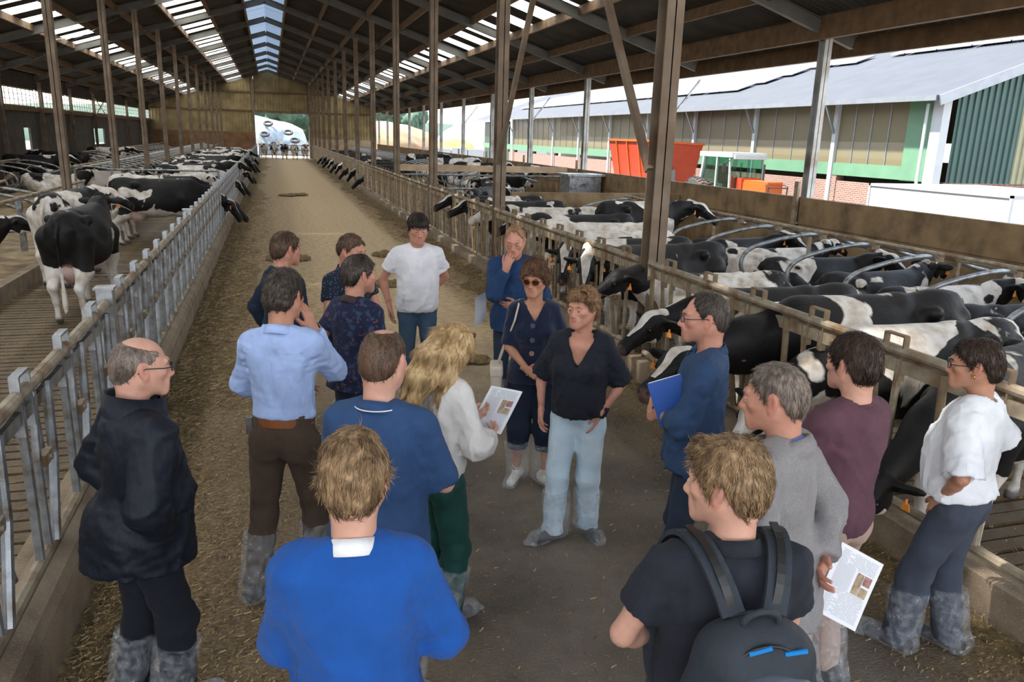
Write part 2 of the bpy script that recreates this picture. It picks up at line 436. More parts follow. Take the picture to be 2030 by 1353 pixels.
# ------------------------------------------------------------------ side walls
def panel_wall(name, xc, ya, yb, ztop, mat, skip=()):
    o = empty(name); tag(o, kind='structure'); ys = [y for y in RY]
    ys = [ys[0] - 6.25] + ys
    for a, b in zip(ys[:-1], ys[1:]):
        j = NR.uniform(-.012, .012)
        MB().box(xc - .06 + j, xc + .06 + j, a + .06, b - .06, -.3, ztop - .55).build('wall_panel', mat, o)
        MB().box(xc - .06 - j, xc + .06 - j, a + .06, b - .06, ztop - .54, ztop).build('wall_panel', mat, o)
    return o
panel_wall('wall_right', XW_R, Y0, Y1, 1.58, M_WALL)
wl = empty('wall_left'); tag(wl, kind='structure')
b = MB(); b.box(XW_L - .1, XW_L, 24, Y1, -.3, 1.4)
b.box(XW_L - .1, XW_L, 24, 42.5, 1.4, 2.4); b.box(XW_L - .1, XW_L, 43.6, 58.0, 1.4, 2.4); b.box(XW_L - .1, XW_L, 61.5, 84, 1.4, 2.4)
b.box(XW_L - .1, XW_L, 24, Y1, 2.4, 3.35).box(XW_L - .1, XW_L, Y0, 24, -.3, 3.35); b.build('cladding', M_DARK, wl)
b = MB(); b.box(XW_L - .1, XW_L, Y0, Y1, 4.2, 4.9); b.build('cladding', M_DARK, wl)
b = MB().box(XW_L - .02, XW_L + .14, Y0, Y1, 3.15, 3.35); b.build('ledge', M_WOOD, wl)
M_GLZ = None
for i, y in enumerate(RY):
    if y < 20: continue
    w = empty('window_%d' % (i + 1)); w.location = (XW_L, y + 3.1, 3.35); tag(w, kind='structure')
    m = MB(); m.box(-.08, -.02, -2.95, 2.95, 0, .06).box(-.08, -.02, -2.95, 2.95, .79, .85)
    m.build('window_frame', M_GALVR, w)
    m = MB()
    for q in np.linspace(-2.9, 2.9, 10): m.box(-.06, -.035, q - .02, q + .02, .05, .8)
    for q in (.30, .55): m.box(-.055, -.04, -2.95, 2.95, q - .012, q + .012)
    m.build('window_bars', M_GALVR, w)
for i, y in enumerate(RY):
    if i not in (5, 9): continue
    for sg in (-1, 1): MB().bar((XW_L + .03, y + 3.1 - 2.9 * sg, 2.9), (XW_L + .03, y + 3.1 + 2.9 * sg, 4.7), .05, .05).build('cross_brace', M_GALVR, wl)

# ------------------------------------------------------------------ end wall with the big door
we = empty('wall_end'); tag(we, kind='structure')
def clad_material():
    t = NT('end_cladding'); a = t.tex(scale=1.2, detail=4)
    c = t.ramp(a.outputs['Fac'], [(.3, (.20, .145, .06)), (.7, (.40, .31, .15))]); t.bsdf(c, .6); return t.m
M_END = clad_material()
def corr_wall(x0, x1, za, zb, y, period=.30, depth=.05, axis='x'):
    """trapezoid-profile sheet; za, zb functions of x"""
    V, Fq = [], []; x = x0; k = 0; prof = [(0, 0), (.45, 0), (.55, 1), (.9, 1)]
    xs = []
    while x < x1:
        for u, d in prof: xs.append((min(x + u * period, x1), d * depth))
        x += period
    for (xx, d) in xs: V += [(xx, y - d, za(xx)), (xx, y - d, zb(xx))]
    for i in range(len(xs) - 1): Fq.append((2 * i, 2 * i + 2, 2 * i + 3, 2 * i + 1))
    return V, Fq
b = MB()
b.add(*corr_wall(-11, -1.42, lambda x: 2.4, lambda x: roof_z(x) + .3, Y1)); b.add(*corr_wall(3.72, 10.5, lambda x: 1.9, lambda x: roof_z(x) + .3, Y1))
b.add(*corr_wall(-1.42, 3.72, lambda x: 4.3, lambda x: roof_z(x) + .3, Y1)); b.build('cladding', M_END, we)
MB().box(-11, -1.42, Y1, Y1 + .15, -.3, 2.4).build('wall_panel', simple('end_boards', (.22, .115, .055), .8, 0, .25, 1.5), we)
MB().box(3.72, 10.5, Y1, Y1 + .15, -.3, 1.9).build('wall_panel', simple('end_panel_light', (.42, .31, .20), .8, 0, .2, 2), we)
b = MB()
for z in (4.42, 6.2): b.box(-11, 10.5, Y1 - .14, Y1 - .06, z - .08, z + .08)
b.build('girt', M_WOOD, we)
for x in (-1.52, 3.85): MB().box(x - .1, x + .1, Y1 - .22, Y1 - .02, -.1, 7.4).build('door_post', M_POST, we)
MB().box(-1.5, 3.8, Y1 - .2, Y1 - .02, 4.26, 4.44).build('lintel', M_POST, we)

# ------------------------------------------------------------------ roof
rf = empty('roof'); tag(rf, kind='structure')
XS = [0, .88, 2.35, 3.8, 5.1, 6.45, 7.8, 9.2, 10.5, 11.55]
def roof_strip(xa, xb, ya, yb, dz=.34, per=.177, amp=.026):
    """corrugated sheet: waves run down the slope, built with thickness by the profile"""
    ys = np.arange(ya, yb + 1e-6, per / 4); ys = ys[ys <= yb + 1e-6]
    w = amp * np.sin(2 * PI * ys / per); V = []
    for y, q in zip(ys, w):
        for x in (xa, xb): V.append((x, y, roof_z(x) + dz + q))
    Fq = [(2 * i, 2 * i + 1, 2 * i + 3, 2 * i + 2) for i in range(len(ys) - 1)]
    return V, Fq
sheet_cache = {}
for sg in (1, -1):
    for i in range(1, len(XS) - 1):
        xa, xb = sg * XS[i], sg * (XS[i + 1] + .12)
        lit = (sg == 1 and i == 5) or (sg == -1 and i in (2, 5))
        if not lit:
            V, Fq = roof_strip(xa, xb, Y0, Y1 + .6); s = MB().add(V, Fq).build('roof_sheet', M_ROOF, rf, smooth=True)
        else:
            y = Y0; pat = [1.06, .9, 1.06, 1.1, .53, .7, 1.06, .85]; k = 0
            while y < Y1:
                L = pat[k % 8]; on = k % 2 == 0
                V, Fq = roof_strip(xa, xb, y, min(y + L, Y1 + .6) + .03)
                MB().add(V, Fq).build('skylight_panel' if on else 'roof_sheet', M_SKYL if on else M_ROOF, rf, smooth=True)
                y += L; k += 1
# ridge: translucent sheets between the two ridge purlins
y = Y0
while y < Y1:
    for sg in (1, -1):
        V, Fq = roof_strip(0, sg * .95, y, y + 1.52); MB().add(V, Fq).build('ridge_panel', M_RIDGE, rf, smooth=True)
    y += 1.55
# rafters and purlins
for y in RY:
    for sg in (1, -1):
        m = MB(); m.ibeam((0, y, roof_z(0) + .12), (sg * 11.3, y, roof_z(11.3) + .12), .12, .26, up=(.3 * sg, 0, 1)); m.build('rafter', M_RAFT, rf)
ym = [a + 3.125 for a in RY]
for sg in (1, -1):
    for x in XS[1:]:
        last = x > 11
        m = MB(); z = roof_z(x) + .22
        m.box(sg * x - .04, sg * x + .04, Y0, Y1, z - .13, z + .10)
        if last: m.box(sg * x - .03, sg * x + .06, Y0, Y1, z - .24, z + .16)
        m.build('purlin', M_WOOD, rf)
for x in (10.5,):
    MB().box(x - .06, x + .06, Y0, Y1, roof_z(x) - .12, roof_z(x) + .10).build('eave_beam', M_WOOD, rf)
# tie rods crossing under the left slope
for i in range(1, 13, 2):
    a, b_ = RY[i], RY[i + 1]
    MB().tube([(-4.4, a, roof_z(4.4) + .02), (-9.5, b_, roof_z(9.5) + .02)], .012, 5).build('tie_rod', M_GALV, rf)
    MB().tube([(-9.5, a, roof_z(9.5) + .02), (-4.4, b_, roof_z(4.4) + .02)], .012, 5).build('tie_rod', M_GALV, rf)

# ------------------------------------------------------------------ posts
ORD = ['nearest', 'second', 'third', 'fourth', 'fifth', 'sixth', 'seventh', 'eighth', 'ninth', 'tenth', 'eleventh', 'twelfth', 'thirteenth', 'fourteenth']
def ipost(name, x, y, z0, z1, w, h, mat, label, group, foot=True):
    o = empty(name, (x, y, z0))
    m = MB(); H = z1 - z0; t = .014
    m.box(-t / 2, t / 2, -h / 2, h / 2, 0, H).box(-w / 2, w / 2, -h / 2, -h / 2 + t, 0, H).box(-w / 2, w / 2, h / 2 - t, h / 2, 0, H)
    m.build('steel_section', mat, o)
    m = MB().box(-w * .8, w * .8, -h * .7, h * .7, H - .02, H); m.build('head_plate', mat, o)
    if foot: MB().box(-w * .75, w * .75, -h * .68, h * .68, 0, .02).build('foot_plate', mat, o)
    tag(o, label, 'post', group); return o
for i, y in enumerate(RY[1:]):
    ipost('steel_post', XP_R, y, .26 if 0 else .0, roof_z(XP_R) + .02, .19, .21, M_POST, '%s brown steel post in the right feed fence' % ORD[i], 'posts along the right feed fence')
for i, y in enumerate([q for q in RY if q > 15]):
    ipost('steel_post', XP_L, y, .16, roof_z(XP_L) + .02, .17, .2, M_POST, '%s steel post of the row standing among the left cubicles' % ORD[i], 'posts among the left cubicles')
for i, y in enumerate(RY[1:]):
    ipost('wall_post', XW_R + .14, y, -.3, roof_z(10.5) - .05, .17, .20, M_POSTG, '%s grey steel post on the outer side of the low right wall' % ORD[i], 'posts along the low right wall')
for i, y in enumerate([q for q in RY if q > 26]):
    ipost('wall_post', XW_L + .2, y, -.1, roof_z(11) - .05, .15, .18, M_POST, '%s steel post against the dark left wall' % ORD[i], 'posts along the left wall')
# short guard uprights clamped to the wall side
for i, y in enumerate(RY[1:9]):
    g = MB().box(-.03, .03, -.06, .06, 0, 1.3).build('wall_stay', M_GALVR, loc=(XW_R - .12, y, .6)); tag(g, 'flat steel stay on the inside of the low right wall at its %s post' % ORD[i], 'stay', 'stays on the low right wall')
# big diagonal braces between two main posts (apex high on the roof)
for nm, (a, b_) in {'far': ((3.9, 10.82, 6.4), (3.9, 13.84, 2.15)), 'near': ((3.9, 10.82, 6.4), (3.9, 7.80, 2.3))}.items():
    m = MB().bar((0, 0, 0), Vector(b_) - Vector(a), .09, .07, up=(1, 0, 0)); o = m.build('diagonal_brace', M_POST, loc=a)
    tag(o, 'long brown steel brace from the roof down to the %s' % ('big near post' if nm == 'near' else 'second big post'), 'brace', 'braces between the near posts')
# eave struts outside (thin diagonal stays under the eave)
for i, y in enumerate([13.95 + 6.25 * k for k in (1, 3, 5)]):
    o = MB().bar((0, 0, 0), (.75, 0, .95), .05, .05).build('eave_strut', M_GALV, loc=(10.72, y, 3.35)); tag(o, '%s slanting strut from a wall post up to the eave' % ORD[i], 'strut', 'eave struts')
# ------------------------------------------------------------------ feed fences (self-locking head gates)
def fence_bar_meshes():
    D = {}
    # loop bracket that hooks over the rail, fixed bar, slanting swing bar, short bar
    D['bracket'] = MB().bar((-.10, 0, -.20), (-.10, 0, .10), .012, .045, up=(0, 1, 0)).bar((.07, 0, -.20), (.07, 0, .10), .012, .045, up=(0, 1, 0)).bar((-.10, 0, .10), (.07, 0, .10), .045, .012).mesh('bracket', M_GALV)
    D['fixed'] = MB().tube([(0, 0, 0), (0, 0, .93)], .024, 8).mesh('fixed_bar', M_GALV)
    D['fixed2'] = MB().tube([(0, 0, 0), (0, 0, .55), (0, .05, .93)], .021, 8).mesh('fixed_bar', M_GALV)
    D['swing'] = MB().tube([(0, .17, .10), (0, .02, .55), (0, -.03, .95)], .022, 8).mesh('swing_bar', M_GALV)
    D['swing2'] = MB().tube([(0, -.20, .02), (0, -.05, .50), (0, -.02, .93)], .026, 8).mesh('swing_bar', M_GALV)
    D['pivot'] = MB().box(-.025, .025, -.07, .07, -.03, .03).tube([(-.04, 0, 0), (.04, 0, 0)], .016, 8).mesh('pivot', M_GALVR)
    return D
M_FBR = simple('manured_fence_steel', (.22, .155, .09), .75, .1, .35, 8, .4, 60)
FB = fence_bar_meshes()
UNIT = .74
FBL, FBR = FB, {}
for k_, me_ in FB.items():
    m2 = me_.copy(); m2.materials.clear(); m2.materials.append(M_FBR if k_ != 'fixed' else M_GALVR); FBR[k_] = m2
def feed_fence(x, side, ya, yb, zb, idx, rails, top=1.33):
    FB = FBL if side < 0 else FBR
    """side: which way the cows are (-1 left, +1 right)"""
    o = empty('feed_fence', (x, ya, zb)); L = yb - ya - .30; h = top - zb
    m = MB().tube([(0, .15, h), (0, L + .15, h)], .034, 10); m.bar((side * .045, .15, h - .065), (side * .045, L + .15, h - .065), .022, .085)
    m.build('top_rail', rails, o)
    MB().bar((0, .15, h - .10), (0, L + .15, h - .10), .035, .065 if side < 0 else .085).build('locking_rail', M_GALV if side < 0 else M_GALVR, o)
    MB().tube([(0, .15, .05), (0, L + .15, .05)], .032, 8).build('bottom_rail', rails, o)
    n = int(L / UNIT); st = L / n; far = ya > 30
    if far:
        m = MB()
        for k in range(n):
            y = .15 + st * (k + .5)
            for dy, r in ((-.12, .024), (.02, .024), (.22, .022), (.3, .02)): m.tube([(0, y + dy + (.1 if r == .022 else 0), .05), (0, y + dy, h - .05)], r, 4, cap=False)
            m.box(-.05, .05, y - .1, y + .07, h + .05, h + .07)
        q = m.build('bars', M_GALV if side < 0 else rails, o); q['kind'] = 'stuff'
    else:
        for k in range(n):
            y = .15 + st * (k + .5); s = (h / 1.03)
            def put(nm, mesh, dy, z, sc=1, dx=0):
                q = link_mesh(nm, mesh, o, (dx, y + dy, z)); q.scale = (1, 1, sc); return q
            put('bracket', FB['bracket'], -.05, h, 1, 0).rotation_euler = (0, 0, PI / 2 if side < 0 else PI / 2)
            put('fixed_bar', FB['fixed'], -.12, .05, s); put('fixed_bar', FB['fixed2'], .04, .05, s)
            if side < 0: put('swing_bar', FB['swing'], .20, .05, s, .03 * side)
            q = put('swing_bar', FB['swing2'], .30, .05, s, -.02 * side); q.active_material_index = 0
            put('pivot', FB['pivot'], .16, .52, 1)
    sd = 'left' if side < 0 else 'right'
    tag(o, '%s head-lock feed fence section on the %s of the alley' % (ORD[idx].replace('nearest', 'first'), sd), 'fence', 'feed fence sections on the ' + sd)
    return o
ys = [RY[0] - .6] + [y for y in RY[1:]]
ys = [1.45 - 2.6] + RY[0:0] + [q for q in RY[1:]]
for i in range(len(ys) - 1):
    a, b_ = ys[i], ys[i + 1]
    if a > 76: break
    feed_fence(3.87, 1, a, b_, .28, i, M_GALVR)
yl = [-1.2, 6.35] + [6.35 + 6.25 * k for k in range(1, 12)]
for i in range(len(yl) - 1):
    feed_fence(-1.22, -1, yl[i], min(yl[i + 1], 77), .38, i, M_GALVR if i < 3 else M_GALV)
    p_ = MB().box(-.055, .055, -.06, .06, 0, 1.06).box(-.07, .07, -.075, .075, 1.06, 1.075).build('fence_post', M_GALV, loc=(-1.24, yl[i + 1], .36))
    tag(p_, '%s square galvanised post joining two left feed fence sections' % ORD[i].replace('nearest', 'first'), 'post', 'left feed fence posts')

# ------------------------------------------------------------------ cubicle dividers
def loop_pts(n=1):
    P = [(0, 0, 0), (-.25, 0, .03), (-.75, 0, -.04), (-1.25, 0, -.16), (-1.42, 0, -.30), (-1.44, 0, -.46), (-1.36, 0, -.60), (-1.18, 0, -.66), (-.75, 0, -.66), (-.62, 0, -.72), (-.42, 0, -.86), (0.0, 0, -.95), (.35, 0, -.95)]
    return P
def smooth_pts(P, k=3):
    P = [Vector(p) for p in P]
    for _ in range(2):
        Q = [P[0]]
        for a, b in zip(P[:-1], P[1:]): Q += [a * .75 + b * .25, a * .25 + b * .75]
        Q.append(P[-1]); P = Q
    return P
LP = MB().tube(smooth_pts(loop_pts()), .033, 8).mesh('divider_loop', M_GALV, smooth=True)
CLP = MB().box(-.05, .09, -.05, .05, -.05, .06).tube([(-.02, -.07, .02), (-.02, .07, .02)], .02, 6).mesh('clamp', M_GALVR)
HEADP = MB().tube(smooth_pts([(0, 0, 0), (.3, 0, .02), (.55, 0, -.12), (.95, 0, -.2)]), .03, 8).mesh('front_tube', M_GALV, smooth=True)
def cubicle_row(x, ya, yb, z, ys, flip, label, dx=.28):
    o = empty('cubicle_railing', (x, ya, z)); MB().tube([(0, 0, .06), (0, yb - ya, .06)], .032, 8).build('rail_tube', M_GALVR, o)
    MB().tube([(dx, 0, -.02), (dx, yb - ya, -.02)], .026, 8).build('rail_tube', M_GALVR, o)
    y = 1.0
    while y < yb - ya: MB().bar((dx, y, -.02), (dx + .02, y, -z + .1), .05, .05, up=(0, 1, 0)).build('upright', M_GALVR, o); y += 3.1
    for q in ys:
        l = link_mesh('divider_loop', LP, o, (0, q - ya, 0), (0, 0, PI if flip else 0)); link_mesh('clamp', CLP, l); link_mesh('front_tube', HEADP, l)
    tag(o, label, 'railing', 'cubicle railings'); return o
cubicle_row(8.5, 1.0, 18.2, 1.2, [3.55 + 1.19 * k for k in range(13)], False, 'near right cubicle railing with curved steel loops hanging over the cows')
cubicle_row(8.5, 27.5, 82, 1.25, [28 + 1.2 * k for k in range(44)], False, 'far right cubicle railing with small loops beyond the cross passage')
cubicle_row(-6.1, 8, 21.5, 1.2, [9 + 1.2 * k for k in range(10)], True, 'near left cubicle railing with loops, left of the two standing cows', -.3)
cubicle_row(-6.1, 29, 82, 1.25, [29.5 + 1.2 * k for k in range(42)], True, 'far left cubicle railing with small loops beyond the gate', -.3)
cubicle_row(-9.3, 28, 78, 1.2, [29 + 1.9 * k for k in range(24)], True, 'dim cubicle railing along the dark left wall', -.3)
# front rail of left cubicles
o = empty('cubicle_rail', (-4.75, 8, 1.18)); MB().tube([(0, 0, 0), (0, 15.2, 0)], .036, 8).build('rail_tube', M_GALVR, o)
for y in (4.9, 9.4, 14.9): MB().box(-.05, .05, y - .05, y + .05, -1.2, 0).build('upright', M_GALV, o)
tag(o, 'brown tube rail on uprights along the near left cubicles behind the standing cows', 'rail', 'cubicle front rails')
o = empty('cubicle_rail', (-4.75, 29, 1.25)); MB().tube([(0, 0, 0), (0, 50, 0)], .036, 8).build('rail_tube', M_GALVR, o)
tag(o, 'brown tube rail along the far left cubicles beyond the gate', 'rail', 'cubicle front rails')

# ------------------------------------------------------------------ cross passages
def cross_gate(x0, x1, y, z0, zt, n, label, mat=None):
    o = empty('passage_gate', (x0, y, z0)); L = x1 - x0
    for k in range(n): MB().tube([(0, 0, (zt - z0) * (k + 1) / n), (L, 0, (zt - z0) * (k + 1) / n)], .028, 8).build('gate_tube', mat or M_GALV, o)
    for x in (0, L): MB().tube([(x, 0, 0), (x, 0, zt - z0 + .03)], .032, 8).build('gate_end', mat or M_GALV, o)
    tag(o, label, 'gate'); return o
cross_gate(-4.3, -1.5, 24.5, .0, 1.42, 4, 'tubular gate across the left walkway behind the cow group')
b = MB().box(-4.05, -3.95, 22, 28, -.1, 1.15).build('partition', simple('plywood', (.16, .105, .07), .8, 0, .3, 3)); tag(b, 'brown stained partition panel beside the left passage', 'partition')
b = MB().box(-4.85, -4.15, 25.0, 25.12, -.02, 1.35).build('partition', simple('pale_panel', (.46, .42, .38), .7, 0, .2, 3)); tag(b, 'pale upright panel between the left cubicles and the gate', 'partition')
b = MB().box(5.7, 10.4, 18.9, 19.02, -.1, 1.28).build('cross_wall', M_WALL); tag(b, 'stained concrete cross wall closing off the near right cubicles', 'wall', kind='structure')
o = empty('passage_rail', (4.0, 27.2, 1.42)); MB().box(0, 6.3, -.04, .04, -.02, .20).build('board', simple('pale_board', (.52, .37, .24), .7, 0, .2, 3), o); MB().tube([(0, 0, -.14), (6.3, 0, -.14)], .03, 8).build('rail_tube', M_GALV, o)
for x in (.1, 3.0, 6.2): MB().box(x - .04, x + .04, .04, .12, -1.5, .2).build('upright', M_GALV, o)
tag(o, 'pale wooden board rail across the right passage', 'rail')
cross_gate(4.2, 7.0, 22.0, -.1, 1.15, 4, 'tubular gate standing in the right passage before the board rail')
b = MB().box(9.2, 10.3, 24.0, 24.9, -.1, 1.45).box(9.1, 10.4, 23.9, 25.0, 1.45, 1.52).build('water_trough', M_GALV); tag(b, 'grey steel trough box beside the low right wall in the passage', 'trough')
cg = cross_gate(-1.05, 3.72, 77.5, 0, 1.3, 3, 'tubular gate closing the far end of the feed alley')
# ------------------------------------------------------------------ cows
def cow_material():
    t = NT('cow_coat')
    oi = t.n('ObjectInfo'); sepc = t.n('SeparateColor'); t.l(oi.outputs['Color'], sepc.inputs[0])
    tcn = t.n('TexCoord'); add = t.n('VectorMath', operation='ADD'); comb = t.n('CombineXYZ')
    t.l(t.math('MULTIPLY', sepc.outputs[1], 37.0), comb.inputs[0]); t.l(t.math('MULTIPLY', sepc.outputs[1], 91.0), comb.inputs[1])
    t.l(tcn.outputs['Object'], add.inputs[0]); t.l(comb.outputs[0], add.inputs[1])
    n = t.n('TexNoise'); n.inputs['Scale'].default_value = 1.55; n.inputs['Detail'].default_value = 4.0; n.inputs['Roughness'].default_value = .45; n.inputs['Distortion'].default_value = .5
    t.l(add.outputs[0], n.inputs['Vector'])
    wa = t.n('Attribute', attribute_name='white'); pa = t.n('Attribute', attribute_name='pink'); da = t.n('Attribute', attribute_name='dark')
    v = t.math('ADD', t.math('SUBTRACT', n.outputs['Fac'], .5), t.math('SUBTRACT', .5, sepc.outputs[0]))
    v = t.math('ADD', v, wa.outputs['Fac'])
    f = t.ramp(t.math('ADD', t.math('MULTIPLY', v, 6), .5), [(.45, (0, 0, 0)), (.55, (1, 1, 1))])
    m1 = t.tex(scale=7, detail=6); m2 = t.tex(scale=70, detail=3, sv=(1, 1, .35))
    wh = t.ramp(m1.outputs['Fac'], [(.28, (.42, .34, .26)), (.52, (.72, .67, .61)), (.7, (.80, .78, .75))])
    bk = t.ramp(m1.outputs['Fac'], [(.3, (.004, .004, .005)), (.7, (.012, .010, .009))])
    c = t.mix(f, bk, wh)
    c = t.mix(pa.outputs['Fac'], c, (.55, .30, .25)); c = t.mix(da.outputs['Fac'], c, (.02, .016, .014))
    h = t.math('ADD', m2.outputs['Fac'], t.math('MULTIPLY', m1.outputs['Fac'], 2.0))
    t.bsdf(c, .55, 0, h, .35, .012, Specular_IOR_Level=.28)
    return t.m
M_COW = cow_material(); M_COWEYE = simple('cow_eye', (.01, .008, .006), .08, 0, 0)
M_TAG = simple('ear_tag_plastic', (.85, .30, .05), .5, 0, .05)

def rotm(yaw=0, pitch=0, roll=0):
    return np.array(Euler((roll, -pitch, yaw), 'XYZ').to_matrix())

def cow_head(Mh, ph, h=.0105):
    """head in its own frame: poll at origin, muzzle along +x; returned in cow space with attributes"""
    f = F((-.30, -.36, -.34), (.60, .36, .20), h)
    f.cone((-.22, 0, -.13), (.02, 0, -.05), .13, .105, .04, flat=((0, 1, 0), .75))
    f.ell((.05, 0, -.02), (.13, .105, .10), .04)
    f.cone((.06, 0, -.035), (.40, 0, -.055), .088, .060, .05, flat=((0, 1, 0), .95))
    f.cone((.05, 0, -.12), (.36, 0, -.105), .075, .045, .05, flat=((0, 1, 0), .75))
    f.ell((.44, 0, -.075), (.070, .072, .062), .04)
    f.ell((.455, 0, -.115), (.045, .055, .035), .03)
    for s in (-1, 1):
        f.ell((.14, s * .085, -.01), (.045, .026, .032), .03)         # brow and eye bulge
        f.ell((.10, s * .06, -.13), (.09, .03, .08), .04)             # cheek
        f.ell((.49, s * .032, -.055), (.014, .014, .016), .012, op='s')
        f.ell((.165, s * .112, -.03), (.022, .012, .016), .01, op='s')
        R = rotm(yaw=s * 1.75, pitch=-.15, roll=0)
        f.ell((-.015, s * .205, -.045), (.105, .030, .062), .025, R=np.array(Euler((s * .35, 0, s * (PI / 2 + .22)), 'XYZ').to_matrix()))
        f.ell((.012, s * .215, -.045), (.075, .018, .040), .012, R=np.array(Euler((s * .35, 0, s * (PI / 2 + .22)), 'XYZ').to_matrix()), op='s')
        f.cone((0, s * .08, -.03), (-.01, s * .14, -.04), .04, .035, .03)
    V, Q = f.mesh()
    x, y, z = V.T
    blaze = np.exp(-(y / np.interp(x, [0, .12, .34], [.062, .050, .016])) ** 2) * (z > -.08) * (x < .36) * (.9 if ph else 0.0) + np.clip(1 - np.abs(x + .01) / .05, 0, 1) * (np.abs(y) < .05) * (z > 0) * (.5 if ph else 0)
    white = blaze * 1.0 - .14 + np.clip((-.12 - z) / .05, 0, 1) * (x > .12) * .42
    pink = np.clip((x - .46) / .03, 0, 1) * .22 * (np.abs(y) < .1)
    dark = np.zeros(len(V))
    parts = [(V, Q)]; mid = [np.zeros(len(Q), int)]; at = [(white, pink, dark)]
    for s in (-1, 1):
        v, q = uvsphere((.165, s * .096, -.028), .021, 10, 7); parts.append((v, q)); mid.append(np.ones(len(q), int)); at.append((np.zeros(len(v)),) * 3)
    V, Q = join(parts); V = V @ Mh[:3, :3].T + Mh[:3, 3]
    return V, Q, np.concatenate(mid), [np.concatenate([a[i] for a in at]) for i in range(3)]

def make_cow(kind, hpos, hdir, turn=0.0, blaze=True, hr=.026, hh=.015, tail=(-1.02, 0, .45)):
    """one mesh: body on a coarse grid plus finely modelled head. facing +x, feet at z=0 (standing)"""
    lie = kind == 'lying'
    f = F((-1.45, -.72, -.02), (1.75, .72, 1.85), hr)
    dz = -.66 if lie else 0
    def P(x, y, z): return (x, y, z + dz)
    f.ell(P(-.02, 0, 1.03), (.78, .33, .37), .1)
    f.ell(P(-.18, 0, .93), (.56, .37 if not lie else .42, .33), .15)
    f.ell(P(.48, 0, 1.00), (.32, .24, .38), .15)
    f.cone(P(.55, 0, 1.34), P(-.35, 0, 1.33), .075, .08, .16); f.cone(P(-.35, 0, 1.34), P(-.9, 0, 1.37), .08, .07, .12)
    f.ell(P(-.72, 0, 1.14), (.30, .22, .30), .12)
    for s in (-1, 1):
        f.ell(P(-.52, s * .235, 1.33), (.07, .06, .055), .12)
        f.ell(P(-.93, s * .12, 1.25), (.06, .05, .06), .09)
        f.ell(P(-.34, s * .34, 1.16), (.16, .07, .11), .10, op='s')       # hollow of the flank
    if not lie:
        for s in (-1, 1):
            st = .05 * s
            f.path([(-.72, s * .15, 1.10), (-.72 + st, s * .19, .68), (-.93 + st, s * .17, .50), (-.87 + st, s * .17, .30), (-.85 + st, s * .17, .10)], [.20, .105, .056, .040, .040], .05)
            f.cone((-.85 + st, s * .17, .09), (-.80 + st, s * .17, .035), .048, .058, .02)
            f.path([(.46, s * .19, 1.02), (.50 - st, s * .19, .70), (.53 - st, s * .17, .42), (.52 - st, s * .17, .10)], [.165, .085, .052, .038], .06)
            f.cone((.52 - st, s * .17, .09), (.57 - st, s * .17, .035), .045, .055, .02)
            f.cone((.53 - st, s * .17, .42), (.55 - st, s * .17, .40), .055, .05, .02)
        f.ell((-.52, 0, .66), (.21, .16, .15), .06)
        for a in (-.60, -.46):
            for s in (-1, 1): f.cone((a, s * .07, .56), (a, s * .08, .48), .02, .014, .02)
        f.path([(-1.0, 0, 1.36), (-1.07, .01, 1.15), tail], [.038, .026, .020], .03)
        f.ell((tail[0], tail[1], tail[2] - .12), (.045, .04, .17), .05)
    else:
        for s in (-1, 1):
            f.path([(-.62, s * .22, .38), (-.25, s * .42, .20), (-.60, s * .52, .10), (-.38, s * .56, .07)], [.22, .13, .07, .05], .06)
            f.path([(.48, s * .16, .30), (.72, s * .20, .12), (.42, s * .24, .07)], [.15, .075, .05], .05)
        f.path([(-1.0, 0, .70), (-1.10, .06, .45), (-1.05, .16, .12)], [.038, .028, .022], .03)
    hp = np.array(hpos, float); d = np.array(hdir, float); d /= np.linalg.norm(d)
    up = np.array([0, 0, 1.0]); yv = np.cross(up, d); yv /= np.linalg.norm(yv); zv = np.cross(d, yv)
    base = np.array(P(.62, 0, 1.16)); nb = hp - d * .12 - zv * .10
    mid = base * .5 + nb * .5 + np.array([0, 0, .02])
    f.path([base, mid, nb], [.255, .185, .125], .12, flat=((0, 1, 0), .72))
    f.cone(P(.66, 0, .95), tuple(mid + np.array([0, 0, -.12])), .14, .09, .12, flat=((0, 1, 0), .5))
    w = wob(5, 6); f.fn(lambda D, X, Y, Z: D + .010 * w(X, Y, Z))
    w2 = wob(8, 22)
    V, Q = f.mesh()
    Mh = np.eye(4); Mh[:3, 0] = d; Mh[:3, 1] = yv; Mh[:3, 2] = zv; Mh[:3, 3] = hp
    hV, hQ, hM, hA = cow_head(Mh, blaze, hh)
    x, y, z = V.T; zl = z - dz
    if lie: legw = np.clip((.30 - z) / .2, 0, 1) * .35
    else: legw = np.clip((.78 - z) / .30, 0, 1) * .38 + np.clip((.14 - z) / .03, 0, 1) * .0
    belly = np.clip((.82 - zl) / .15, 0, 1) * .10
    tailsw = (x < -.99) * np.clip((.8 - zl) / .3, 0, 1) * .3
    dn = np.linalg.norm(V - hp, axis=1); near = np.clip((.45 - dn) / .2, 0, 1)
    white = legw + belly + tailsw - near * .14
    ud = ((x > -.75) & (x < -.3) & (np.abs(y) < .19) & (zl < .80)) * np.clip((.80 - zl) / .06, 0, 1) if not lie else np.zeros(len(V))
    dark = np.clip((.085 - z) / .02, 0, 1) if not lie else np.zeros(len(V))
    Va, Qa = join([(V, Q), (hV, hQ)])
    at = [np.concatenate([a, b]) for a, b in zip((white, ud * .6, dark * .8), hA)]
    me = np_mesh('cow', Va, Qa, [M_COW, M_COWEYE], attrs={'white': at[0], 'pink': at[1], 'dark': at[2]}, midx=np.concatenate([np.zeros(len(Q), int), hM]))
    # ear tags hang from both ears
    tags = []
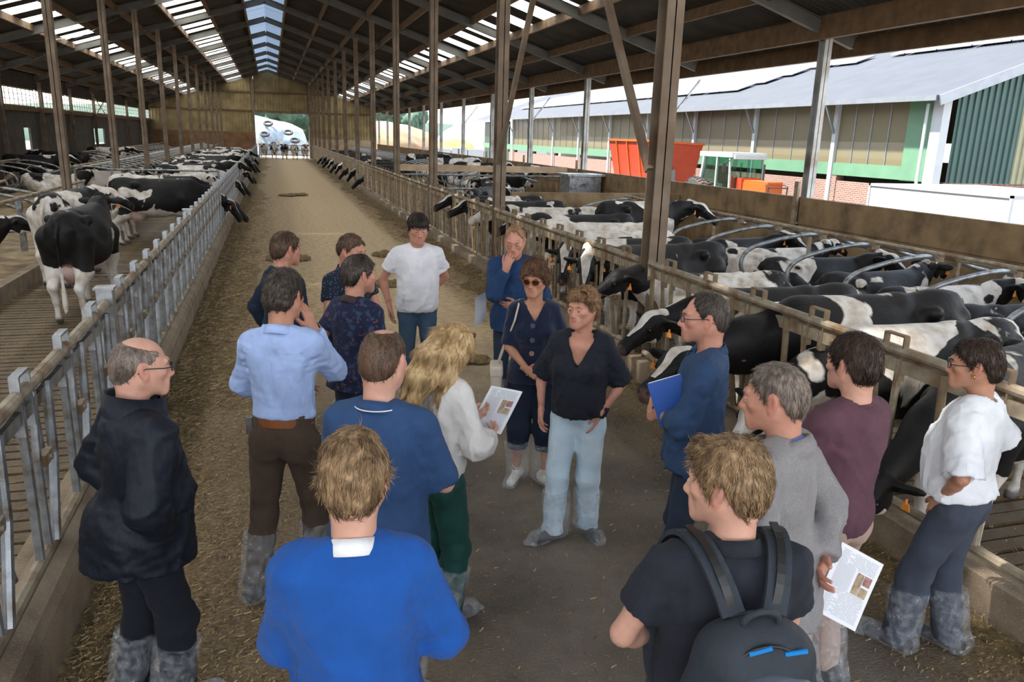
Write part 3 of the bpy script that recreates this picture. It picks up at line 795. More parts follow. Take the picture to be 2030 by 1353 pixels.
    for s in (-1, 1):
        p = hp + Mh[:3, :3] @ np.array([.035, s * .215, -.065]); tags.append((p, Mh[:3, :3], s))
    return me, tags

def tag_mesh():
    m = MB()
    m.add([(-.02, -.004, -.03), (.02, -.004, -.03), (.03, -.004, -.075), (-.03, -.004, -.075), (-.02, .004, -.03), (.02, .004, -.03), (.03, .004, -.075), (-.03, .004, -.075)],
          [(0, 3, 2, 1), (4, 5, 6, 7), (0, 1, 5, 4), (1, 2, 6, 5), (2, 3, 7, 6), (3, 0, 4, 7)])
    m.bar((0, 0, -.032), (0, 0, .0), .018, .008)
    return m.mesh('ear_tag', M_TAG)
TAGM = tag_mesh()
COWK = {}
COWK['stand'] = make_cow('stand', (1.30, 0, 1.42), (1, .05, -.45))
COWK['stand_plain'] = make_cow('stand', (1.28, .06, 1.46), (1, .2, -.5), blaze=False)
COWK['rear_left'] = make_cow('stand', (1.20, -.30, 1.36), (.45, -1, -.62), tail=(-1.05, .04, .5))
COWK['look'] = make_cow('stand', (1.22, .16, 1.30), (.55, .85, -1.1), hh=.0095)
COWK['feed'] = make_cow('stand', (1.42, .05, .92), (.75, .1, -1.0))
COWK['feed_low'] = make_cow('stand', (1.46, -.05, .78), (.9, -.1, -.9), blaze=False)
COWK['reach'] = make_cow('stand', (1.60, .10, 1.06), (1, .55, -.34), hh=.0090)
COWK['reach2'] = make_cow('stand', (1.36, .0, 1.20), (1, .25, -.5))
COWK['lying'] = make_cow('lying', (1.18, .10, .86), (1, .35, -.35))
COWK['lying_back'] = make_cow('lying', (1.05, -.35, .84), (.1, -1, -.45))
def cow(kind, x, y, z, yaw, black, seed, label, group=None, scale=1.0, tags=True):
    me, tg = COWK[kind]
    o = link_mesh('cow', me, None, (x, y, z), (0, 0, math.radians(yaw))); o.scale = (scale,) * 3
    o.color = (black, seed, 0, 1)
    if tags:
        for p, R, s in tg:
            t = link_mesh('ear_tag', TAGM, o); t.matrix_parent_inverse = Matrix()
            M = Matrix.Translation(Vector(p)) @ Matrix([list(r) for r in np.stack([np.cross(R[:, 1], (0, 0, 1.0)), R[:, 1], (0, 0, 1.0)], 1)]).to_4x4()
            # tag plate faces sideways-forward
            t.matrix_local = Matrix.Translation(Vector(p)) @ Matrix.Rotation(math.atan2(R[1, 0], R[0, 0]) + PI / 2, 4, 'Z')
    tag(o, label, 'cow', group); return o
ZR, ZL = -.165, -.02
G = 'cows in the right part of the barn'
# right fence, heads towards the alley (yaw 180 = facing -x)
cow('reach', 4.74, 5.35, ZR, 180, .66, .13, 'black cow with a white blaze reaching far through the fence behind the jeans', G, 1.08)
cow('reach2', 4.70, 6.45, ZR, 182, .66, .31, 'black cow at the fence beyond the far-reaching one', G, .98)
cow('look', 4.95, 9.35, ZR, 186, .62, .62, 'cow with a white triangle on its forehead looking through the right fence', G)
cow('feed', 4.80, 4.75, ZR, 180, .46, .155, 'cow with white hindquarters and dark shoulders at the fence behind the man in maroon', G, 1.0)
cow('feed_low', 4.95, 4.02, ZR, 197, .64, .27, 'large black cow feeding head down beside the woman in the white blouse', G, 1.0)
cow('feed', 4.74, 5.98, ZR, 181, .36, .49, 'white cow with bony hips between black ones at the fence', G, .95)
cow('look', 5.0, 10.3, ZR, 185, .55, .44, 'black and white cow at the fence, right of the man holding his chin', G, .97)
cow('feed', 5.2, 11.3, ZR, 180, .36, .90, 'pale cow at the fence beyond the man with his hand on his chin', G, .96)
cow('stand', 5.6, 12.5, ZR, 175, .30, .55, 'mostly white cow with dark ears behind the fence rail near the second big post', G, .96)
cow('stand_plain', 4.78, 7.7, ZR, 178, .48, .78, 'dark cow with a white saddle at the fence, left of the big near post', G, .93)
cow('rear_left', 6.9, 14.0, .0, 12, .56, .36, 'black and white cow standing in the cubicles beside the big near post', G, 1.02)
# lying in the near right cubicles, heads to the stained wall
LY = [(4.3, .30, .82, 'lying'), (5.6, .34, .41, 'lying'), (6.8, .62, .23, 'lying'), (7.95, .50, .66, 'lying_back'), (9.1, .60, .52, 'lying'), (10.4, .66, .11, 'lying_back'), (11.5, .48, .95, 'lying'), (12.8, .60, .29, 'lying_back')]
DS = ['white cow with black freckled face', 'white cow with a few dark marks', 'black cow with thin white lines', 'black and white cow looking back', 'black cow with a white shoulder', 'black cow with white blaze looking back', 'piebald cow', 'black cow with white face stripe']
for i, (y, b_, s, k) in enumerate(LY):
    cow(k, 8.3, y, .10, NR.uniform(-6, 6), b_, s, '%s lying %s in the near right cubicles' % (DS[i], ['first', 'second', 'third', 'fourth', 'fifth', 'sixth', 'seventh', 'eighth'][i]), G)
cow('rear_left', 5.4, 20.6, ZR, 60, .62, .74, 'dark cow in the right passage behind the cross gate', G)
cow('stand', 6.6, 23.6, ZR, 95, .58, .21, 'black cow standing at the trough in the right passage', G)
for i in range(4): cow('stand', 5.3 + NR.uniform(-.2, .2), 13.3 + i * 1.45, ZR, 180 + NR.uniform(-8, 8), [.6, .45, .66, .5][i], [.17, .67, .37, .87][i], '%s cow along the right fence between the second and third big post' % ['black', 'piebald', 'very dark', 'patched'][i], G)
far = 'distant cows right of the alley'
for i in range(11):
    cow('lying' if i % 3 else 'stand', 8.4, 28.6 + i * 1.2 * (1 + i * .06), .10, NR.uniform(-8, 8), NR.uniform(.3, .65), NR.rand(), 'distant black and white cow in the far right cubicles', far, tags=False)
for i in range(9):
    cow('feed' if i % 2 else 'feed_low', 5.1, 36 + i * 3.4 + NR.uniform(-.6, .6), ZR, 180 + NR.uniform(-8, 8), NR.uniform(.52, .68), NR.rand(), 'distant dark cow feeding through the right fence', 'distant cows at the right fence', tags=False)
# left: two standing in the walkway, one group at the fence
G = 'cows in the left part of the barn'
cow('rear_left', -3.42, 15.2, ZL, 84, .43, .365, 'piebald cow seen from behind, left one of the pair in the left walkway', G, 1.05)
cow('stand_plain', -2.62, 12.35, ZL, 86, .60, .84, 'mostly black cow seen from behind, right one of the pair in the left walkway', G, 1.04)
cow('feed', -2.45, 19.6, ZL, 6, .60, .255, 'black cow with white legs feeding through the left fence, nearest head there', G, 1.03)
cow('feed_low', -2.45, 20.75, ZL, 3, .55, .58, 'cow with a white face feeding through the left fence right behind the black one', G, 1.03)
cow('stand', -2.9, 22.0, ZL, 8, .45, .33, 'patched cow behind the two feeding at the left fence', G)
pat = ['black', 'piebald', 'dark', 'patched', 'white-backed']
for i in range(14):
    y = 28.0 + i * 1.35 * (1 + i * .05)
    cow(['feed', 'feed_low', 'stand', 'look'][i % 4], -2.5 + NR.uniform(-.12, .12), y, ZL, NR.uniform(-8, 8), NR.uniform(.42, .68), NR.rand(), 'one of the cows packed side by side at the left fence beyond the gate', 'cows packed at the left fence', tags=i < 5)
for i in range(5):
    cow('stand', -3.3 + NR.uniform(-.2, .2), 30 + i * 5.1, ZL, NR.uniform(60, 120), NR.uniform(.42, .64), NR.rand(), '%s cow standing in the left walkway behind the cows at the fence' % pat[i], G, tags=False)
for i, (x, y) in enumerate([(-7.0, 16.8), (-7.1, 19.4), (-5.4, 15.0), (-8.3, 24.5), (-7.2, 31), (-7.3, 33.4), (-5.7, 31.8), (-6.0, 36.0), (-7.4, 37), (-5.8, 40.4), (-8.4, 42), (-6.0, 47), (-8.9, 35.0), (-8.9, 40.0), (-8.9, 50)]):
    k = 'stand' if i in (3, 12, 13, 14) else 'lying'
    cow(k, x, y, .16 if k == 'lying' or x > -8.9 else -.02, 180 * (i % 2) + NR.uniform(-10, 10), [.55, .6, .6, .4, .5, .62, .45, .6, .35, .6, .55, .5, .6, .6, .5][i], NR.rand(), '%s cow %s in the dim left cubicles, %s' % (pat[i % 5], 'standing' if k == 'stand' else 'lying', ['before the second left post', 'right of the second left post', 'behind the left edge loops', 'large, facing the wall', 'beyond the gate', 'by the third left post', 'close to the walkway', 'by the fourth left post', 'against the far row', 'by the fifth left post', 'far back near the wall', 'by the sixth left post', 'under the high windows', 'under the middle windows', 'under the last windows'][i]), G, tags=False)
for i in range(5):
    cow('feed' if i % 2 else 'stand', 3.1 - i * .95, 79.2, -.02, 270 + NR.uniform(-8, 8), .45, NR.rand(), 'sunlit cow behind the gate at the far end of the alley', 'cows behind the far gate', tags=False)
# ------------------------------------------------------------------ people
def skin_material(name, col):
    t = NT(name); a = t.tex(scale=18, detail=4); p = t.n('Attribute', attribute_name='red')
    c = t.ramp(a.outputs['Fac'], [(.35, cl(col, .90)), (.65, cl(col, 1.06))]); c = t.mix(p.outputs['Fac'], c, (.50, .13, .10))
    sh = t.n('Attribute', attribute_name='stubble'); c = t.mix(sh.outputs['Fac'], c, (.13, .09, .075))
    t.bsdf(c, .48, 0, t.tex(scale=140, detail=2).outputs['Fac'], .12, .004, Subsurface_Weight=.12, Subsurface_Scale=.01, Specular_IOR_Level=.4); return t.m
SKIN = {'fair': skin_material('skin_fair', (.62, .34, .25)), 'tan': skin_material('skin_tan', (.50, .25, .16)), 'ruddy': skin_material('skin_ruddy', (.56, .27, .19))}
M_EYE = simple('eye_white', (.75, .72, .68), .15, 0, .02); M_IRIS = simple('iris', (.05, .045, .04), .1, 0, 0)
def hair_material(name, c1, c2, rough=.5):
    t = NT(name); a = t.tex(scale=60, detail=3, sv=(1, 1, .12)); b = t.tex(scale=9, detail=2)
    f = t.math('ADD', t.math('MULTIPLY', a.outputs['Fac'], .6), t.math('MULTIPLY', b.outputs['Fac'], .4))
    c = t.ramp(f, [(.38, c1), (.62, c2)]); t.bsdf(c, rough, 0, a.outputs['Fac'], .5, .006, Specular_IOR_Level=.35); return t.m
HAIR = {'grey': hair_material('hair_grey', (.085, .062, .050), (.24, .19, .155)), 'saltdark': hair_material('hair_salt', (.020, .015, .012), (.085, .066, .054)),
        'brown': hair_material('hair_brown', (.045, .024, .014), (.13, .075, .045)), 'darkbrown': hair_material('hair_dark', (.022, .013, .009), (.065, .038, .026)),
        'black': hair_material('hair_black', (.012, .010, .009), (.045, .032, .025)), 'blond': hair_material('hair_blond', (.30, .18, .075), (.68, .48, .25)),
        'darkblond': hair_material('hair_dark_blond', (.11, .062, .030), (.40, .26, .14)), 'curlbrown': hair_material('hair_curl', (.06, .028, .016), (.22, .115, .065)),
        'ginger': hair_material('hair_ginger', (.20, .095, .045), (.42, .23, .12)), 'curlblond': hair_material('hair_curl_blond', (.12, .06, .03), (.42, .25, .13))}
def plastic_mat():
    t = NT('boot_cover_plastic'); a = t.n('BsdfTransparent'); b = t.n('BsdfPrincipled'); b.inputs['Base Color'].default_value = (.86, .90, .96, 1); b.inputs['Roughness'].default_value = .22
    n = t.tex(scale=26, detail=5); n2 = t.tex(scale=60, detail=3); bn = t.n('Bump'); bn.inputs['Strength'].default_value = 1.0; bn.inputs['Distance'].default_value = .02
    t.l(t.math('ADD', n.outputs['Fac'], n2.outputs['Fac']), bn.inputs['Height']); t.l(bn.outputs[0], b.inputs['Normal'])
    f = t.n('MapRange'); t.l(n.outputs['Fac'], f.inputs[0]); f.inputs[1].default_value = .38; f.inputs[2].default_value = .75; f.inputs[3].default_value = .08; f.inputs[4].default_value = .34
    m = t.n('MixShader'); t.l(f.outputs[0], m.inputs[0]); t.l(a.outputs[0], m.inputs[1]); t.l(b.outputs[0], m.inputs[2]); t.l(m.outputs[0], t.out.inputs[0]); return t.m
M_BOOT = plastic_mat()
M_FRAME = simple('glasses_frame', (.012, .014, .03), .25, 0, 0); M_LENS = simple('sunglass_lens', (.035, .015, .008), .08, 0, 0)
def clear_lens():
    t = NT('clear_lens'); a = t.n('BsdfTransparent'); g = t.n('BsdfGlossy'); g.inputs['Roughness'].default_value = .05; m = t.n('MixShader'); m.inputs[0].default_value = .12
    t.l(a.outputs[0], m.inputs[1]); t.l(g.outputs[0], m.inputs[2]); t.l(m.outputs[0], t.out.inputs[0]); return t.m
M_CLEAR = clear_lens()
M_AMBER = simple('amber_frame', (.30, .10, .03), .25, 0, .1)

def ik(S, T, hint, l1, l2):
    S, T, hint = (np.array(q, float) for q in (S, T, hint)); d = T - S; L = np.linalg.norm(d)
    if L > (l1 + l2) * .995: T = S + d / L * (l1 + l2) * .995; d = T - S; L = np.linalg.norm(d)
    u = d / L; a = (l1 * l1 - l2 * l2 + L * L) / (2 * L); h = math.sqrt(max(l1 * l1 - a * a, 1e-6))
    p = hint - S; p = p - u * (p @ u); p /= np.linalg.norm(p) + 1e-9
    return S + u * a + p * h, T

def hand_mesh(W, d, n, right, curl, female, spread=1.0, rs=1.0, thumb=.5):
    """palm, four unequal jointed fingers, thumb from the side of the palm. frame: x thumb side, y fingers, z back of hand"""
    d = np.array(d, float); d /= np.linalg.norm(d); n = np.array(n, float); n -= d * (n @ d); n /= np.linalg.norm(n)
    t = np.cross(d, n) if right else np.cross(n, d)
    M = np.stack([t, d, -n], 1)
    f = F((-.075, -.07, -.12), (.105, .21, .05), .0048); k = .90 if female else 1.0
    f.cone((0, -.065, 0), (0, .005, 0), .031 * rs, .025, .015, flat=((0, 0, 1), .80))
    mx = [.030, .010, -.011, -.030]; my = [.092, .096, .090, .080]; L = [(.042, .026, .020), (.047, .029, .021), (.043, .027, .021), (.034, .020, .018)]; R = [.0095, .0098, .0092, .0082]
    for i in range(4):
        f.cone((mx[i] * .45, 0, 0), (mx[i], my[i], 0), .019, .0125, .018, flat=((0, 0, 1), .9))
        p = np.array([mx[i], my[i], 0]); a = 0; c = curl * (1 + .10 * i); sx = -(i - 1.2) * .06 * spread * (1 - curl * .6)
        for j in range(3):
            a += c * (.95, 1.15, .75)[j]; q = p + L[i][j] * np.array([-sx * -1 if 0 else -(-sx), math.cos(a), -math.sin(a)])
            f.cone(p, q, R[i] * (1, .93, .86)[j], R[i] * (.95, .88, .78)[j], .003); p = q
    a = thumb
    p0 = np.array([.018, .018, -.006]); p1 = p0 + np.array([.034 * math.cos(a), .034, -.030 * math.sin(a)]); p2 = p1 + np.array([.016 * math.cos(a * 1.6), .028, -.020 * math.sin(a)]); p3 = p2 + np.array([.002, .024, -.014 * math.sin(a * 1.5)])
    f.cone(p0, p1, .019, .0135, .015); f.cone(p1, p2, .0125, .0112, .004); f.cone(p2, p3, .0112, .0095, .003)
    V, Q = f.mesh(); return (V * k) @ M.T + np.array(W), Q

HL = {'std': [(0, .078), (.45, .072), (.85, .045), (1.15, .005), (1.33, -.022), (1.55, .030), (1.85, .012), (2.15, -.045), (2.6, -.085), (3.2, -.095)],
      'fem': [(0, .072), (.45, .062), (.85, .035), (1.15, .00), (1.35, -.01), (1.6, .0), (1.9, -.03), (2.2, -.07), (2.6, -.105), (3.2, -.115)],
      'curl': [(0, .066), (.45, .05), (.8, .02), (1.1, -.01), (1.4, -.025), (1.7, -.03), (2.0, -.06), (2.4, -.10), (3.2, -.12)],
      'high': [(0, .100), (.35, .108), (.6, .075), (.9, .050), (1.15, .01), (1.33, -.02), (1.55, .028), (1.85, .010), (2.15, -.04), (2.6, -.08), (3.2, -.088)],
      'fringe': [(0, .040), (.4, .042), (.8, .035), (1.15, .0), (1.33, -.02), (1.55, .026), (1.85, .0), (2.15, -.055), (2.6, -.095), (3.2, -.105)]}
def head_geo(sp):
    """face and skull in head frame (origin mid-head, +y forward)"""
    fem = sp.get('fem', False); hb = np.array(sp['_neckbase']); kj = .90 if fem else 1.0
    f = F((-.105, -.135, -.30), (.105, .155, .135), .0050)
    f.ell((0, -.015, .028), (.0765, .0955, .086), 0)
    f.ell((0, .025, -.030), (.062, .066, .080), .04)
    f.ell((0, -.055, -.02), (.060, .055, .065), .04)
    for s in (-1, 1):
        f.cone((s * .056 * kj, -.005, -.045), (s * .018, .072, -.096), .020, .018, .035)
        f.ell((s * .043, .062, -.018), (.020, .018, .016), .022)
        f.cone((s * .010, .090, .024), (s * .042, .076, .026), .010, .009, .014)
        f.ell((s * .031, .099, .003), (.017, .016, .0115), .012, op='s')
        f.ell((s * .031, .0785, .0025), (.0165, .0125, .0105), .005)
        f.ell((s * .010, .104, -.036), (.0085, .010, .0075), .008)
        R = np.array(Euler((.25, 0, s * .30), 'XYZ').to_matrix())
        f.ell((s * .080, -.014, -.004), (.0085, .0185, .033), .010, R=R); f.ell((s * .087, -.008, .002), (.005, .010, .020), .006, R=R, op='s')
        f.ell((s * .079, -.004, -.032), (.007, .008, .010), .006)
    f.ell((0, .080, -.098), (.022, .015, .015), .03)
    f.cone((0, .090, .010), (0, .111 if not fem else .106, -.030), .0075, .0105, .012); f.ell((0, .112 if not fem else .107, -.033), (.010, .010, .008), .008)
    f.ell((0, .088, -.062), (.030, .014, .022), .02)
    f.cone((-.023, .089, -.0595), (.023, .089, -.0595), .0048, .0048, .006); f.cone((-.004, .0985, -.0575), (.004, .0985, -.0575), .0055, .0055, .008)
    f.cone((-.020, .089, -.071), (.020, .089, -.071), .0056, .0056, .006); f.ell((0, .0965, -.071), (.011, .006, .006), .006)
    f.cone((-.022, .103, -.065), (.022, .103, -.065), .0028, .0028, .004, op='s')
    f.cone((0, -.020, -.06), hb, .056 * (kj - .02), .053 * kj, .035)
    f.cone((0, -.045, -.03), hb + np.array([0, -.004, 0]), .045, .046 * kj, .03)
    V, Q = f.mesh(); x, y, z = V.T
    red = np.clip(1 - ((x / .026) ** 2 + ((z + .0655) / .0095) ** 2), 0, 1) ** .5 * (y > .085) * (.75 if fem else .45)
    red = np.maximum(red, .22 * np.exp(-(((np.abs(x) - .045) / .02) ** 2 + ((z + .03) / .02) ** 2)) * (y > .03))
    red = np.maximum(red, .30 * (np.abs(x) > .079)); red = np.maximum(red, .22 * np.exp(-((x / .014) ** 2 + ((z + .035) / .014) ** 2)) * (y > .1))
    st = sp.get('stubble', 0) * np.clip(1 - (np.abs(z + .085) / .05) ** 2, 0, 1) * (y > .0) * (np.abs(x) < .075)
    P = [(V, Q)]; mi = [np.zeros(len(Q), int)]; A = [red]; B = [st]
    # eyeballs with iris
    for s in (-1, 1):
        v, q = uvsphere((s * .031, .0815, .0005), .0125, 12, 12); P.append((v, q)); m = np.full(len(q), 1); m[:12 * 3] = 2
        mi.append(m if not sp.get('closed') else np.zeros(len(q), int)); A.append(np.zeros(len(v))); B.append(np.zeros(len(v)))
        lid = F((s * .031 - .022, .055, -.016), (s * .031 + .022, .105, .024), .0028); lid.ell((s * .031, .0805, .0015), (.0165, .0150, .0125), 0)
        lo = -.004 if not sp.get('closed') else -.012
        lid.cut((0, .08, lo + .0075), (0, -.35, -1)); v, q = lid.mesh(); P.append((v, q)); mi.append(np.zeros(len(q), int)); A.append(np.full(len(v), .12)); B.append(np.zeros(len(v)))
    # eyebrows
    for s in (-1, 1):
        b = F((s * .032 - .03, .05, .005), (s * .032 + .03, .12, .045), .0026); b.path([(s * .016, .0985, .0235), (s * .031, .0952, .0270), (s * .049, .078, .0225)], [.0026, .0030, .0018], .004, flat=((0, 1, 0), .6))
        v, q = b.mesh(); P.append((v, q)); mi.append(np.full(len(q), 3)); A.append(np.zeros(len(v))); B.append(np.zeros(len(v)))
    V, Q = join(P); return V, Q, np.concatenate(mi), np.concatenate(A), np.concatenate(B)

def strands(V, Q, n, rng, L, crown, lift, width, curl=0.0, flow=None):
    """tapered three-sided locks lying on the hair surface"""
    A, B, Cc = V[Q[:, 0]], V[Q[:, 1]], V[Q[:, 2]]; N = np.cross(B - A, Cc - A); N /= np.linalg.norm(N, axis=1)[:, None] + 1e-9
    cen = (A + Cc) / 2; ctr = V.mean(0); sgn = np.sign(((cen - ctr) * N).sum(1)); N *= sgn[:, None]
    i = rng.randint(0, len(Q), n); p = cen[i] + rng.normal(0, .002, (n, 3)); nn = N[i]
    f = p - np.array(crown) if flow is None else flow(p)
    f = f + rng.normal(0, (.16 if flow is None else .05) * np.linalg.norm(f, axis=1).mean(), (n, 3)); f -= nn * (f * nn).sum(1)[:, None]; f /= np.linalg.norm(f, axis=1)[:, None] + 1e-9
    b = np.cross(f, nn); Ls = (L * rng.uniform(.6, 1.25, n))[:, None]; w = (width * rng.uniform(.7, 1.3, n))[:, None]
    side = b * rng.normal(0, 1, (n, 1)) * curl
    c0 = p - nn * .003; c1 = p + f * Ls * .5 + nn * lift * .4 + side * Ls; c2 = p + f * Ls + nn * (lift * (.3 if curl == 0 else -.2)) + side * Ls * .2
    c1 = c1 - nn * (Ls * .5) ** 2 / .20; c2 = c2 - nn * Ls ** 2 / (.20 if flow is None else .6)
    R = []
    for c, ww in ((c0, w), (c1, w)):
        R += [c - b * ww, c + b * ww, c + nn * ww * .8]
    VV = np.stack(R + [c2], 1).reshape(-1, 3); o = (np.arange(n) * 7)[:, None]
    q = np.array([[0, 1, 4, 3], [1, 2, 5, 4], [2, 0, 3, 5], [3, 4, 6, 6], [4, 5, 6, 6], [5, 3, 6, 6]])
    QQ = (o[:, :, None] + q[None]).reshape(-1, 4)
    return VV.astype(np.float32), QQ

def tri_clean_mesh(name, V, Q, mats, **kw):
    """quads with some degenerate ones turned into triangles"""
    T = np.concatenate([Q[:, [0, 1, 2]], Q[:, [0, 2, 3]]]); T = T[(T[:, 0] != T[:, 1]) & (T[:, 1] != T[:, 2]) & (T[:, 0] != T[:, 2])]
    return np_mesh(name, V, T, mats, **kw)

def hair_geo(sp, seed):
    st = sp['hair']; t = st.get('t', .010) * .62; hl = HL[st.get('line', 'std')]; rng = np.random.RandomState(seed)
    f = F((-.15, -.20, -.30 if not st.get('long') else -.44), (.15, .16, .19), .0064)
    f.ell((0, -.015, .031), (.0765 + t, .099 + t, .088 + t * 1.3), 0)
    f.ell((0, -.060, -.02), (.062 + t, .055 + t * .8, .068 + t * .5), .04)
    if st.get('quiff'): f.ell((0, .055, .102), (.050, .040, .022), .03); f.ell((0, -.05, .09), (.06, .05, .04), .03)
    a = st.get('amp', .003); w = wob(seed, st.get('freq', 60)); w2 = wob(seed + 3, st.get('freq', 60) * 2.3)
    px, pz = [p[0] for p in hl], [p[1] for p in hl]
    def cutf(D, X, Y, Z):
        ph = np.arctan2(np.abs(X), Y + .012); h = np.interp(ph, px, pz).astype(np.float32)
        D = D + a * w(X, Y, Z) + a * .6 * w2(X, Y, Z)
        D = np.maximum(D, (h + .004 * w2(X, Y, Z) - Z) * .75)
        if st.get('bald'): 
            r = st['bald']; D = np.maximum(D, -(np.sqrt((X / r[0]) ** 2 + ((Y - r[3]) / r[1]) ** 2 + ((Z - .12) / r[2]) ** 2) - 1) * min(r[:3]))
        return D
    f.fn(cutf)
    if st.get('long'):
        for s in (-1, 1):
            f.path([(s * .070, -.02, .03), (s * .098, -.035, -.06), (s * .100, -.04, -.16), (s * .095, -.03 + .03 * s * st.get('sw', 1), -.27), (s * .075, -.03 + .04, -.35)], [.035, .040, .042, .036, .016], .03, flat=((1, 0, 0), .75))
            f.path([(s * .055, -.07, .02), (s * .065, -.10, -.10), (s * .06, -.11, -.22), (s * .05, -.10, -.34)], [.045, .045, .040, .018], .03)
        f.path([(0, -.09, .0), (0, -.12, -.12), (0, -.12, -.24), (0.01, -.11, -.37)], [.05, .05, .042, .015], .03)
        wl = wob(seed + 9, 45); f.fn(lambda D, X, Y, Z: np.maximum(D + .0045 * wl(X * 2.6, Y * 2.6, Z * .35), -(np.sqrt((X / .064) ** 2 + ((Y - .055) / .09) ** 2 + ((Z + .045) / .098) ** 2) - 1) * .06))
    V, Q = f.mesh()
    if len(V) == 0: return None
    n = int(st.get('n', 2600) * .8); L = st.get('L', .030)
    flow = None
    if st.get('long'): 
        def flow(p): 
            q = p - np.array([0, -.02, .14]); q[:, 2] -= .12; return q
    sv, sq = strands(V, Q, n, rng, L, st.get('crown', (0, -.05, .13)), st.get('lift', .003), st.get('w', .0016), st.get('curl', 0.0), flow)
    return join([(V, Q), (sv, sq)])

def glasses_part(parent, Mh, kind):
    m = MB(); dark = kind == 'sun'
    mats = [M_AMBER if kind in ('sun', 'onhead') else M_FRAME, M_LENS if dark or kind == 'onhead' else M_CLEAR]
    up = kind == 'onhead'
    def T(p):
        x, y, z = p
        if up: y, z = y - .035 - .02, z + .098 if y > 0.05 else z + .075
        return tuple(Mh @ Vector((x, y, z)))
    for s in (-1, 1):
        rx, rz = (.026, .021) if dark or up else (.025, .017)
        ring = [T((s * .032 + rx * math.cos(a), .107 - .012 * abs(math.cos(a)) * (1 if s * math.cos(a) > 0 else 0), .001 + rz * math.sin(a))) for a in np.linspace(0, 2 * PI, 17)]
        m.mi = 0; m.tube(ring, .0022 if not dark else .003, 6, cap=False)
        m.mi = 1; c = T((s * .032, .106, .001)); n = len(ring) - 1
        m.add([c] + ring[:-1], [(0, 1 + i, 1 + (i + 1) % n) for i in range(n)])
        m.mi = 0; m.tube([T((s * .057, .098, .004)), T((s * .078, .06, .006)), T((s * .085, -.008, .008)), T((s * .082, -.035, -.012))], .0022, 6)
    m.tube([T((-.008, .108, .004)), T((0, .111, .007)), T((.008, .108, .004))], .002, 6)
    o = m.build('glasses' if not dark else 'sunglasses', mats, parent, smooth=True); return o

def ring_loft(rings, closed=True):
    n = len(rings[0]); V = [p for r in rings for p in r]; Fq = []
    for i in range(len(rings) - 1):
        for k in range(n if closed else n - 1): Fq.append((i * n + k, i * n + (k + 1) % n, (i + 1) * n + (k + 1) % n, (i + 1) * n + k))
    return V, Fq
def collar_part(parent, mat, Mt, kind='shirt', name='collar', w=.0, tip=None):
    """turned-down collar: stand plus outer fall, open at the throat"""
    R = []; N = 30; gap = .30 if kind != 'round' else 0
    angs = np.linspace(PI / 2 + gap, PI / 2 + 2 * PI - gap, N) if gap else np.linspace(0, 2 * PI, N, endpoint=False)
    def ring(r, zb, zf, yo=0):
        out = []
        for a in angs:
            c, s_ = math.cos(a), math.sin(a); fr = max(0, s_) ** 1.5
            out.append(Mt @ Vector(((r + w) * c, -.022 + yo + (r + .004 + w) * s_ + (.018 * fr if kind != 'round' else .01 * fr), zb + (zf - zb) * (s_ + 1) / 2)))
        return [tuple(v) for v in out]
    if kind == 'round': rs = [ring(.074, 1.496, 1.455), ring(.071, 1.508, 1.465), ring(.066, 1.506, 1.463), ring(.068, 1.490, 1.452)]
    elif kind == 'jacket': rs = [ring(.068, 1.49, 1.42), ring(.067, 1.535, 1.45), ring(.078, 1.540, 1.45), ring(.112, 1.490, 1.39), ring(.108, 1.484, 1.39)]
    elif kind == 'stand': rs = [ring(.078, 1.48, 1.46), ring(.082, 1.56, 1.53), ring(.094, 1.57, 1.535), ring(.106, 1.47, 1.45)]
    else: rs = [ring(.066, 1.488, 1.445), ring(.064, 1.532, 1.478), ring(.070, 1.535, 1.480), ring(.088, 1.492, 1.425), ring(.085, 1.489, 1.425)]
    m = MB(); m.add(*ring_loft(rs, closed=(gap == 0)))
    if tip is not None and kind == 'shirt':
        pass
    o = m.build(name, mat, parent, smooth=True); return o

ARMS = {'hang': dict(e=(.275, -.06, 1.18), w=(.255, .03, .93), d=(0, .12, -1), n=(-1, .1, 0), curl=.35),
        'pocket': dict(e=(.30, -.08, 1.17), w=(.165, .055, .965), d=(-.35, .25, -1), n=(-1, 0, 0), curl=.2),
        'hip_pocket_back': dict(e=(.36, -.10, 1.18), w=(.19, -.02, 1.02), d=(-.5, .35, -1), n=(-.8, .5, 0), curl=.2),
        'behind': dict(e=(.31, -.14, 1.19), w=(.10, -.19, 1.0), d=(-1, -.15, -.2), n=(0, -1, 0), curl=.4),
        'cross_over': dict(e=(.27, .06, 1.16), w=(.02, .24, 1.19), d=(-1, .02, .15), n=(0, -1, 0), curl=.35),
        'cross_under': dict(e=(.27, .08, 1.16), w=(.03, .20, 1.13), d=(-1, -.05, -.12), n=(0, -1, .2), curl=.3),
        'clasp': dict(e=(.30, -.02, 1.17), w=(.085, .205, 1.03), d=(-.8, .25, -.45), n=(-.2, -.9, -.3), curl=.35),
        'chin': dict(e=(.12, .26, 1.19), w=(.06, .185, 1.43), d=(-.28, -.12, 1), n=(-.2, -1, 0), curl=.75),
        'cheek': dict(e=(.30, .22, 1.30), w=(.16, .12, 1.50), d=(-.35, -.05, 1), n=(-1, .2, .1), curl=.18),
        'paper': dict(e=(.24, .06, 1.15), w=(.13, .30, 1.19), d=(-.35, 1, .15), n=(-.5, .0, 1), curl=.55),
        'hold_low': dict(e=(.29, -.02, 1.17), w=(.235, .16, 1.0), d=(-.1, .8, -.5), n=(-1, 0, 0), curl=.6)}
SLEEVE = {'short': .58, 'elbow': .96, 'long': 1.93, 'roll': 1.38, 'threeq': 1.25}
